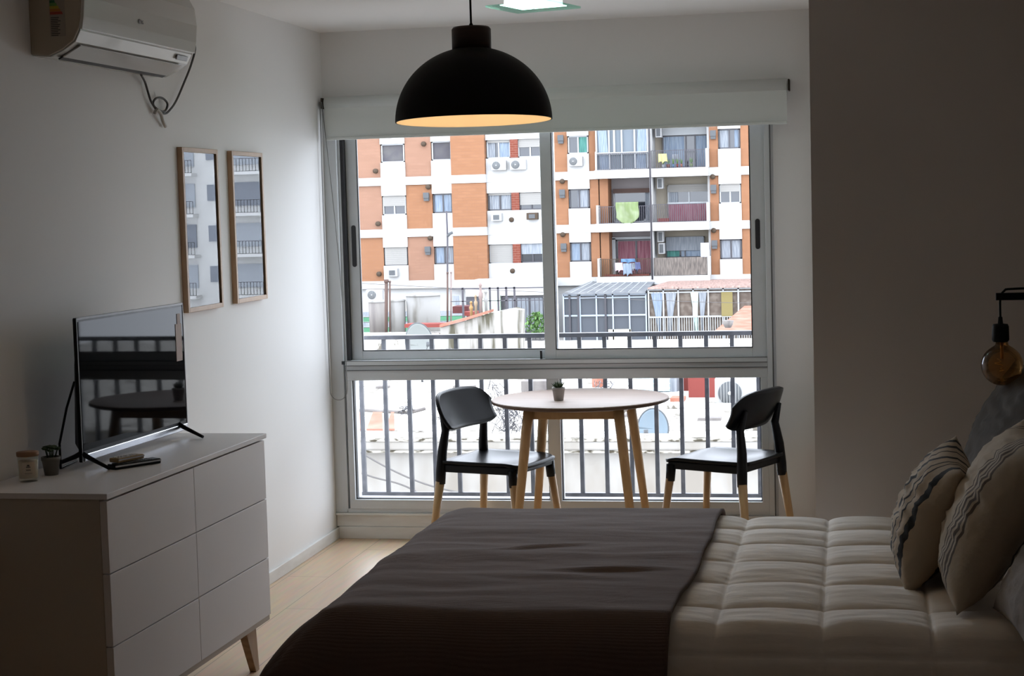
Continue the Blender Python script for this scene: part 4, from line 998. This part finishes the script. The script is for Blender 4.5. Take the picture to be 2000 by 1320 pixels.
# lower floor: glazed sunrooms built against the block
def sunroom(name, label, x0, x1, roofm, glassm, framem, nx, curt, y0=83.5, z0=-5.2, zf=-3.0, zb2=-2.42, sill=.55, ribs=True):
    t = thing(name, label, 'sunroom', ((x0+x1)/2, y0, z0))
    MB().hexa([(x0, y0-.25, zf-.04), (x1, y0-.25, zf-.04), (x1, FY, zb2-.04), (x0+.7, FY, zb2-.04)], [(x0, y0-.25, zf+.04), (x1, y0-.25, zf+.04), (x1, FY, zb2+.04), (x0+.7, FY, zb2+.04)]).build('roof', roofm, t)
    s = MB()
    for i in range(1, (nx*2 if ribs else 1)):
        f_ = i/(nx*2); xa = x0+(x1-x0)*f_; s.hexa([(xa-.015, y0-.25, zf+.04), (xa+.015, y0-.25, zf+.04), (xa+.015+.5*(1-f_), FY, zb2+.04), (xa-.015+.5*(1-f_), FY, zb2+.04)], [(xa-.015, y0-.25, zf+.055), (xa+.015, y0-.25, zf+.055), (xa+.015+.5*(1-f_), FY, zb2+.055), (xa-.015+.5*(1-f_), FY, zb2+.08)])
    if ribs: s.build('roof_ribs', m_wfr, t)
    s = MB()
    for i in range(nx+1):
        xa = x0+(x1-x0)*i/nx; s.box(xa-.035, xa+.035, y0-.05, y0+.05, z0, zf-.04)
    zm = z0+(zf-z0)*sill
    s.box(x0, x1, y0-.04, y0+.04, zm-.04, zm+.04).box(x0, x1, y0-.04, y0+.04, zf-.26, zf-.20).box(x0, x1, y0-.04, y0+.04, z0+.02, z0+.10).box(x0, x1, y0-.05, y0+.05, zf-.12, zf-.04)
    s.build('frame', framem, t)
    MB().box(x0, x1, y0+.06, y0+.09, z0, zf-.04).box(x1-.03, x1, y0+.09, FY, z0, zf-.04).box(x0, x0+.03, y0+.09, FY, z0, zf-.04).build('glazing', glassm, t)
    return t, zm
pj = lambda px, py, Y=83.5: at(px, py, Y=Y)
xa, xb_ = pj(1101, 600).x, pj(1262, 600).x
zfL = pj(1180, 572).z; zfR = pj(1360, 561).z
sr1, zm = sunroom('glazed_sunroom', 'blue-grey glazed sunroom with sloping grey roof under the left balconies', xa, xb_, m_sroof, m_sglass, M('pale_blue_frame', (.20, .23, .27), .5), 5, None, zf=zfL)
MB().box(pj(1188, 635).x, pj(1232, 635).x, 83.45, 83.54, -5.1, -4.55).build('bench_slats', M('pale_slats', (.55, .50, .40), .8), sr1, label='pale slatted bench behind the glass')
for px in (1113, 1130, 1183): c = pj(px, 600).x; MB().box(c-.05, c+.05, 83.4, 83.5, -5.2, zfL).build('dark_post', m_dfr, sr1)
xa, xb_ = pj(1267, 600).x, pj(1472, 600).x
sr2, zm2 = sunroom('curtained_sunroom', 'white-framed sunroom with tied curtains and terracotta roof under the right balconies', xa, xb_, m_mud, m_wbrown, m_wfr, 7, None, zf=zfR, sill=.46, ribs=False)
bars(xa, xb_, -5.15, zm2, 83.40, 44, m_railw, sr2, r=.016)
def tied(x0, x1, z0, z1, side, mt):
    def fn(u, v):
        k = 1-.7*math.sin(PI*min(1, (1-v)*1.0))**1 if v < 1 else 1
        cxx = x0 if side < 0 else x1; wd = (x1-x0)*(.25+.75*abs(v)**1.5) if v > .1 else (x1-x0)*.35
        cxx = (x0+x1)/2
        return (cxx+side*(x1-x0)*.2*v+(u-.5)*wd, 83.47+.015*math.sin(u*22), z0+(z1-z0)*v)
    MB().grid(fn, 20, 16).build('curtain', mt, sr2)
for (pa, pb, sd, mt) in ((1276, 1300, -1, m_curtb), (1296, 1318, 1, m_curt), (1352, 1368, -1, M('pale_teal_curtain', (.42, .58, .54), .9)), (1362, 1378, 1, m_curt)):
    tied(pj(pa, 600).x, pj(pb, 600).x, zm2-.9, zfR-.2, sd, mt)
MB().box(pj(1409, 590).x, pj(1431, 590).x, 83.44, 83.48, zm2, zfR-.25).build('straw_blind', m_straw, sr2)
# left part under the brick: green awning, low wing with barred opening
lw = thing('low_wing', 'low white wing with a barred window opening at the foot of the block', 'building', (-16, 86, -5.2))
MB().box(-19.0, -14.9, 84.5, FY, -2.85, -2.1).box(-19.0, -14.9, 86.8, FY, -5.2, -2.8).build('wall', m_fw, lw)
wlw = window(-17.0, -14.95, -4.7, -2.9, m_dfr, 0, [(.0, .95, m_curt)], y=84.6, parent=lw, mull=(.28, .62))
bars(-17.0, -14.95, -5.1, -2.9, 84.3, 9, m_dfr, lw, r=.016)
MB().box(-19.0, -17.1, 84.6, 84.8, -5.1, -2.9).build('dark_doorway', m_dfr, lw)
MB().box(-18.2, -17.2, 84.4, 84.6, -4.6, -2.75).build('green_glass_panel', M('mossy_green_glass', (.35, .48, .36), .4), lw)
aw = thing('striped_awning', 'green and white striped low awning at the foot of the block', 'awning', (-21, 84, -5))
for i in range(4):
    MB().box(-26, -19.0, 83.8+.06*i, 84.2+.06*i, -4.55+.26*i, -4.55+.26*i+.22).build('stripe', (m_green, m_curt)[i % 2], aw)
cond_px('white air conditioner unit behind the left water tank', 717, 565, 748, 586, 83)
q = MB(); BC = at(1047, 634, Y=83.2)
for i in range(320):
    a = random.random()*2*PI; b2 = random.random()*PI; r_ = .55*random.random()**.4
    c = BC+Vector((r_*math.cos(a)*math.sin(b2), r_*.6*math.sin(a)*math.sin(b2), r_*1.1*math.cos(b2)))
    d = Vector((random.uniform(-1, 1), random.uniform(-1, 1), random.uniform(-1, 1))).normalized()*.13
    e = d.cross(Vector((.3, .5, .8))).normalized()*.06
    q.add([c-d, c+e, c+d, c-e], [(0, 1, 2, 3)])
tag(q.build('bush', m_bush), 'green leafy bush beside the barred window', 'bush')
struct(MB().box(-60, 40, 47, 120, -5.4, -5.2).build('ground', m_street))

# second building, seen only as reflections in the pictures
tw = thing('white_tower', 'tall white apartment tower with stacked balconies to the far right', 'building', (38, 112, -5))
MB().box(26, 50, 112, 124, -5.2, 30).build('wall', m_tower, tw)
for fl in range(10):
    z = -4+2.8*fl
    for k in range(4):
        x = 28.5+5.3*k
        o = MB().box(x, x+2.6, 111.9, 112.02, z+.6, z+2.2).build('window', m_twin if (fl+k) % 3 else m_twin2, tw)
        MB().box(x-.2, x+3.0, 110.9, 112, z-.1, z+.12).build('balcony_slab', m_tower, tw)
        bars(x-.2, x+3.0, z+.12, z+1.0, 110.95, 14, m_rail2, tw)
        MB().box(x+3.5, x+4.4, 111.9, 112.02, z+1.0, z+2.1).build('small_window', m_twin2, tw)

# ------------------------------------------------------------------ neighbour's flat roof
RZ = -2.15
def onroof(px, py): return at(px, py, Z=RZ)
PYF = 24.0
ztop = at(1000, 856, Y=PYF).z
zcop = at(1000, 882, Y=PYF).z
nb = thing('flat_roof_house', 'low house with a whitewashed flat roof and lichen-stained parapet below the window', 'building', (-6, PYF, -8))
MB().box(-30, 22, PYF+.05, 47, -5.3, RZ).build('roof_deck', m_conc, nb)
MB().box(-30, 22, PYF, PYF+.3, -9, zcop).build('front_wall', m_conc2, nb)
MB().box(-30, 22, PYF-.12, PYF+.45, zcop+.03, zcop+.17).build('parapet_coping', m_conc2, nb, bevel=.03)
for za, zb_, nm in ((zcop, zcop+.035, 'drip_edge'), (zcop+.165, zcop+.205, 'coping_joint')): MB().box(-30, 22, PYF-.13, PYF+.44, za, zb_).build(nm, m_lichen, nb, label='dark lichen-stained edge of the coping')
MB().box(-30, 22, PYF+.0, PYF+.35, zcop+.20, ztop+.02).build('parapet_cap', m_conc, nb, bevel=.03)
struct(MB().box(-40, 30, 9.2, 24, -9.2, -9).build('ground', m_street))

def px_box(mb, x0, y0, x1, y1, Y, d=.3):
    a, b = at(x0, y1, Y=Y), at(x1, y0, Y=Y); return mb.box(a.x, b.x, Y, Y+d, a.z, b.z)
# water tanks on the far roofs
yt = onroof(760, 650).y
def tank(label, x0, x1, ytp, ybt, Y, mt, square=False):
    a, b = at(x0, ybt, Y=Y), at(x1, ytp, Y=Y); r = (b.x-a.x)/2; cx_ = (a.x+b.x)/2; h = b.z-a.z
    t = thing('water_tank', label, 'tank', (cx_, Y, a.z))
    MB().lathe([(0, 0), (r*.94, 0), (r, h*.95), (0, h*.95)], (cx_, Y, a.z), 32).build('drum', mt, t)
    MB().lathe([(r*1.04, h*.93), (r*1.04, h*.96), (r*.5, h), (0, h)], (cx_, Y, a.z), 32).build('lid', m_tankw, t)
tank('grey fibre water tank, leftmost on the far roofs', 722, 756, 585, 650, 46, m_tank)
tank('whitewashed water tank right beside the thick chimney pipe', 763, 791, 583, 650, 46.2, m_tankw)
tank('wide stained water tank, largest on the far roofs', 796, 859, 571, 650, 46.4, m_tankw)
def pipe(label, x, y0, y1, Y, w_, mt=m_pipe):
    a, b = at(x, y1, Y=Y), at(x, y0, Y=Y); r = w_/2*Y/FPX
    t = thing('chimney_pipe', label, 'pipe', (a.x, Y, a.z))
    MB().tube([a, b], r, 10).build('flue', mt, t); MB().tube([b-Vector((0, 0, r*.8)), b+Vector((0, 0, r))], r*1.35, 10).build('cowl', mt, t)
pipe('thick brown chimney pipe in front of the left tanks', 754.5, 549, 650, 45, 7)
pipe('thin brown chimney pipe between the left tanks', 761.5, 550, 648, 45, 3.6)
pipe('tall dark chimney pipe right of the wide tank', 874, 533, 640, 45, 3.8)
pipe('tall pale chimney pipe beside the dark one', 881, 532, 640, 45, 3.4, M('pale_pipe', (.14, .11, .10), .7, spec=.1))
# low red-edged parapet behind, white slanting wall
q = MB(); a = at(700, 655, Y=44.5); b = at(880, 655, Y=44.5); tag(px_box(MB(), 700, 650, 890, 700, 44.3, .5).build('low_wall', m_conc), 'low pale parapet wall behind the left satellite dish', 'wall')
tag(px_box(MB(), 790, 632, 868, 640, 44.25, .5).build('red_coping', m_red), 'red painted coping below the wide tank', 'roof edge')
wy = 41.0
sw = thing('stained_wall', 'tall white rendered wall with rain streaks and a red sloping top', 'wall', (-7.5, wy, RZ))
pts = [(860, 700), (860, 640), (905, 628), (955, 612), (1003, 602), (1018, 606), (1018, 700)]
P3 = [at(*p, Y=wy) for p in pts]
MB().extr([(p.x, max(p.z, RZ)) for p in P3], wy, wy+.5, 'Y').build('render', m_stain, sw)
for (pa, pb) in (((860, 639), (905, 627)), ((905, 627), (955, 611.5))):
    a, b = at(*pa, Y=wy), at(*pb, Y=wy)
    MB().hexa([(a.x, wy-.08, a.z), (b.x, wy-.08, b.z), (b.x, wy+.6, b.z), (a.x, wy+.6, a.z)], [(a.x, wy-.08, a.z+.07), (b.x, wy-.08, b.z+.07), (b.x, wy+.6, b.z+.07), (a.x, wy+.6, a.z+.07)]).build('sloping_cap', m_orange, sw)
# garden ornaments / chimney pots
def stack(label, px, y0, y1, w_, mt, prof):
    a, b = at(px, y1, Y=wy+1.2), at(px, y0, Y=wy+1.2); h = b.z-a.z; r = w_/2*(wy+1.2)/FPX
    q = MB(); q.lathe([(r*p_[0], h*p_[1]) for p_ in prof], (a.x, wy+1.2, a.z), 16); tag(q.build('chimney_pot', mt), label, 'chimney')
pf = [(0, 0), (.8, 0), (.7, .5), (1, .55), (1, .68), (.55, .72), (.55, .88), (.9, .9), (.3, 1), (0, 1)]
stack('ochre clay chimney pot on the stained wall', 921, 588, 622, 8, m_ochre, pf)
stack('cream chimney pot beside the ochre one', 930, 575, 620, 7.5, M('cream_clay', (.20, .15, .10), .8, spec=.1), pf)
stack('tall pale chimney with red knob on the stained wall', 940, 551, 618, 9, M('pale_clay', (.17, .13, .12), .8, spec=.1), pf)
stack('spotted cream chimney right of the tall one', 950, 566, 616, 9, m_tankw, pf)
# iron fence above
fe = thing('iron_fence', 'thin dark iron fence standing behind the stained wall', 'fence', (-8, 43.5, -1.5))
a, b = at(880, 569, Y=43.5), at(1064, 560, Y=43.5); zl = at(960, 640, Y=43.5).z
q = MB(); q.box(a.x, b.x, 43.48, 43.52, b.z-.03, b.z); q.box(a.x, b.x, 43.48, 43.52, b.z-.35, b.z-.33); q.build('rail', m_rail2, fe)
for px in (904, 957, 973, 989, 1005): c = at(px, 580, Y=43.5); MB().box(c.x-.025, c.x+.025, 43.48, 43.52, zl, b.z+.02).build('post', m_rail2, fe)
rs_ = thing('red_shed', 'small dark red shed roof left of the chimney pots', 'shed', (-9, 44, -1.2))
px_box(MB(), 884, 598, 914, 612, 44.0, .6).build('wall', M('dark_red_wall', (.06, .02, .02), .8, spec=.1), rs_); px_box(MB(), 905, 609, 927, 617, 43.6, .5).build('lean_roof', m_red, rs_)
tag(px_box(MB(), 884, 577, 896, 596, 45.0, .1).build('white_board', m_curt), 'white rectangular board beside the chimney pipes', 'board')

# satellite dishes
def dish(label, px, py, w_, h_, Y, mt, tilt, clipz=None, face=(0, -1, .3)):
    c = at(px, py, Y=Y); R_ = h_/2*Y/FPX; t = thing('satellite_dish', label, 'satellite dish', (c.x, Y, RZ))
    ax = Vector(face).normalized(); sx_ = ax.cross(Vector((0, 0, 1))).normalized(); sz_ = sx_.cross(ax).normalized(); asp = w_/h_
    q = MB()
    def fn(u, v):
        a_ = 2*PI*v; r_ = u; p_ = c+sx_*(R_*r_*math.cos(a_)*asp)+sz_*(R_*r_*math.sin(a_))+ax*(R_*.28*(r_*r_-1)); return p_
    q.grid(fn, 10, 40); q.build('reflector', mt, t, solid=.015)
    q = MB(); q.tube([fn(1, k/40) for k in range(40)], .012, 6, closed=True); q.build('rim', m_grill, t)
    q = MB(); q.tube([c-ax*R_*.3, c-ax*R_*.3-Vector((0, 0, 0))+Vector((0, .05, 0)), (c.x, Y+.12, RZ)], .025, 8); q.build('mast', m_grill, t)
    q = MB(); q.tube([c-sz_*R_*.9, c+ax*R_*.9-sz_*R_*.25], .01, 6); q.lathe([(0, -.05), (.035, -.05), (.035, .05), (0, .05)], c+ax*R_*.92-sz_*R_*.2, 10); q.build('receiver_arm', m_grill, t)
dish('large grey satellite dish on the flat roof behind the railing at left', 820, 672, 62, 88, 36, m_dish, 0, face=(.75, -1, .35))
dish('pale blue satellite dish low on the flat roof behind the table', 1275, 838, 66, 82, 25.5, m_dishb, 0, face=(-.25, -1, .15))
dish('small white satellite dish half hidden behind the window rail', 1000, 694, 22, 22, 38, m_curt, 0, face=(.3, -1, .4))
# roof clutter seen through the lower panes
p = onroof(1438, 795)
cond_px('big white air conditioner unit on the flat roof at right', 1398, 737, 1481, 794, p.y)
pr_ = onroof(1367, 781); tag(px_box(MB(), 1345, 726, 1398, 781, pr_.y+.4, .5).build('red_cabinet', m_red, bevel=.02), 'red metal cabinet on the flat roof beside the big condenser', 'cabinet')
tag(px_box(MB(), 1309, 777, 1336, 792, pr_.y-.3, .4).build('brick_block', m_orange, bevel=.01), 'small orange brick block in front of the red cabinet', 'brick')
tag(px_box(MB(), 1324, 735, 1344, 768, pr_.y+1.2, .4).build('red_chimney_stub', m_red, bevel=.01), 'narrow dark red masonry stub left of the red cabinet', 'masonry')
pc = onroof(1280, 776)
cg = thing('cage_tank', 'white rounded cistern with a blue-grey gridded front on the flat roof', 'tank', (pc.x, pc.y, RZ))
a, b = at(1243, 800, Y=pc.y), at(1322, 715, Y=pc.y)
MB().box(a.x, b.x, pc.y+.05, pc.y+.6, RZ, b.z).build('body', m_curt, cg, bevel=.06)
MB().box(a.x, a.x+(b.x-a.x)*.82, pc.y, pc.y+.06, RZ+.12, b.z-.05).build('grid_front', tiles('blue_grid', (.20, .30, .34), (.20, .30, .34), (.55, .62, .66), .16, .09, .012), cg)
tag(px_box(MB(), 1156, 728, 1180, 757, 34, .4).build('orange_box', m_orange, bevel=.01), 'orange masonry box on the roof behind the round table', 'box')
tag(px_box(MB(), 1018, 744, 1068, 775, 33.5, .5).build('slatted_crate', m_tank, bevel=.01), 'grey slatted crate on the roof left of the potted succulent', 'crate')
# orange sheet roofs and grey tarp at left
for i, (x0, x1) in enumerate(((688, 712), (716, 748), (752, 771))):
    a = at(x0, 841, Y=26.2); b = at(x1, 841, Y=26.2); c = at(x1-1, 808, Y=27.2); d = at(x0+12, 808, Y=27.2)
    q = MB(); q.hexa([a, b, c, d], [a+Vector((0, 0, .03)), b+Vector((0, 0, .03)), c+Vector((0, 0, .03)), d+Vector((0, 0, .03))])
    tag(q.build('clay_roof_sheet', m_orange), ('orange clay roof sheet at the left edge of the lower pane', 'orange clay roof sheet in the middle of three behind the parapet', 'orange clay roof sheet nearest the chair, smallest of three')[i], 'roof sheet', 'orange roof sheets behind the parapet')
a = at(690, 800, Y=28); b = at(800, 806, Y=28); tag(MB().tube([a, b, at(830, 798, Y=28.2)], .03, 8).build('roof_pipe', m_tank), 'long grey pipe lying over the orange roof sheets', 'pipe')
q = MB()
A = at(812, 838, Y=26.5); B = at(862, 812, Y=27.5)
q.grid(lambda u, v: A.lerp(B, u)+Vector((v*.25, v*.9, .10*math.sin(PI*u)*(1-v)+.18*v-.02)), 16, 8); tag(q.build('rubble_mound', m_conc, solid=.04), 'pale mound of rubble behind the left chair', 'rubble', kind='stuff')
def tangle(label, cx0, cy0, w_, h_, Y, n, name='bare_shrub'):
    c = at(cx0, cy0, Y=Y); s_ = Y/FPX; q = MB()
    for i in range(n):
        x = c.x+random.uniform(-1, 1)*w_/2*s_; pts = []
        for k in range(5): pts.append((x+random.uniform(-1, 1)*w_*.22*s_, Y+random.uniform(-.25, .25), c.z+(k/4-.5)*h_*s_+random.uniform(-1, 1)*h_*.12*s_))
        q.tube(smoothp(pts, 3), .006, 5)
    tag(q.build(name, m_dfr), label, 'shrub')
tangle('tangled dark bare shrub behind the left end of the table', 1000, 818, 62, 48, 27, 34)
tangle('thin bare twigs on the roof behind the left chair', 965, 770, 36, 50, 29, 10)
tangle('small heap of dark twigs on the roof between the railing bars', 797, 800, 28, 14, 28, 12)
tangle('wiry dark plant at the right end of the roof ridge', 1180, 752, 30, 16, 31, 12)
tangle('loose dark wires hanging over the ridge behind the left chair', 870, 800, 40, 40, 28.5, 9)
tangle('small dark weeds growing at the foot of the grey dish', 880, 688, 20, 12, 37, 10)
for (px, py, Y, ww, lab) in ((745, 759, 33, 26, 'pale wooden board lying on the roof, farthest left'), (905, 758, 33, 44, 'long pale board lying on the roof behind the left chair'), (1210, 815, 27, 38, 'pale board lying on the roof behind the right table leg'), (1385, 822, 27, 46, 'long pale board lying on the roof below the big condenser'), (735, 778, 30, 60, 'thin plank lying across the roof at left')):
    p = onroof(px, py); hw = ww/2*p.y/FPX
    tag(MB().box(p.x-hw, p.x+hw, p.y, p.y+.22, RZ+.001, RZ+.05).build('roof_board', m_tank, bevel=.004), lab, 'board')
# low ridges that break up the deck
for i, (py, lab) in enumerate(((778, 'long low white ridge across the flat roof, farthest'), (800, 'long low white ridge across the flat roof, middle'), (842, 'long low white ridge just behind the parapet'))):
    p = onroof(1000, py); tag(MB().box(-16, 8, p.y, p.y+.25, RZ, RZ+.10).build('roof_ridge', m_conc, bevel=.02), lab, 'roof ridge', 'ridges on the flat roof')
# cables
def wire(label, pts, Y, r=.012):
    tag(MB().tube(smoothp([at(*p, Y=Y) for p in pts], 6), r, 6).build('cable', m_cable), label, 'cable')
wire('dark cable sloping down in front of the parapet wall, upper one', [(690, 875), (760, 915), (830, 945), (900, 962), (960, 968)], PYF-.3)
wire('dark cable sloping down in front of the parapet wall, lower one', [(690, 918), (730, 932), (780, 945), (815, 962), (840, 985)], PYF-.3)
wire('thin overhead cable crossing in front of the lower facade', [(700, 553), (850, 561), (1000, 568), (1110, 572)], 60, .012)
wire('thin overhead cable just below another in front of the lower facade', [(700, 565), (850, 563), (1060, 562)], 62, .012)
wire('thin overhead cable crossing in front of the curtained sunroom', [(1110, 580), (1265, 586), (1380, 590), (1470, 592)], 62, .010)
# street lamp in front of the facade
sl = thing('street_lamp', 'slim grey street lamp standing in front of the facade at left', 'lamp', (at(874, 540, Y=70).x, 70, -5.2))
MB().tube([at(874, 640, Y=70), at(874, 530, Y=70), at(874, 460, Y=70), at(872, 412, Y=70)], .04, 8).build('pole', m_rail2, sl)
MB().tube([at(874, 461, Y=70), at(879, 456, Y=70), at(884, 454, Y=70)], .06, 8).build('lamp_head', m_grill, sl)
# striped awning strip low right and terracotta roof
tr_ = thing('terracotta_roof', 'corner of a red terracotta roof with a stone urn at the right edge', 'roof', (-4, 60, -4.5))
a, b, c = at(1395, 650, Y=58), at(1470, 650, Y=58), at(1470, 600, Y=64)
MB().hexa([a, b, c, c-Vector((.3, 0, 0))], [a+Vector((0, 0, .06)), b+Vector((0, 0, .06)), c+Vector((0, 0, .06)), c+Vector((-.3, 0, .06))]).build('slope', m_orange, tr_)
p = at(1422, 640, Y=57); MB().lathe([(0, 0), (.10, 0), (.16, .10), (.20, .24), (.12, .25), (0, .25)], (p.x, 57, p.z), 18).build('urn', m_tank, tr_)
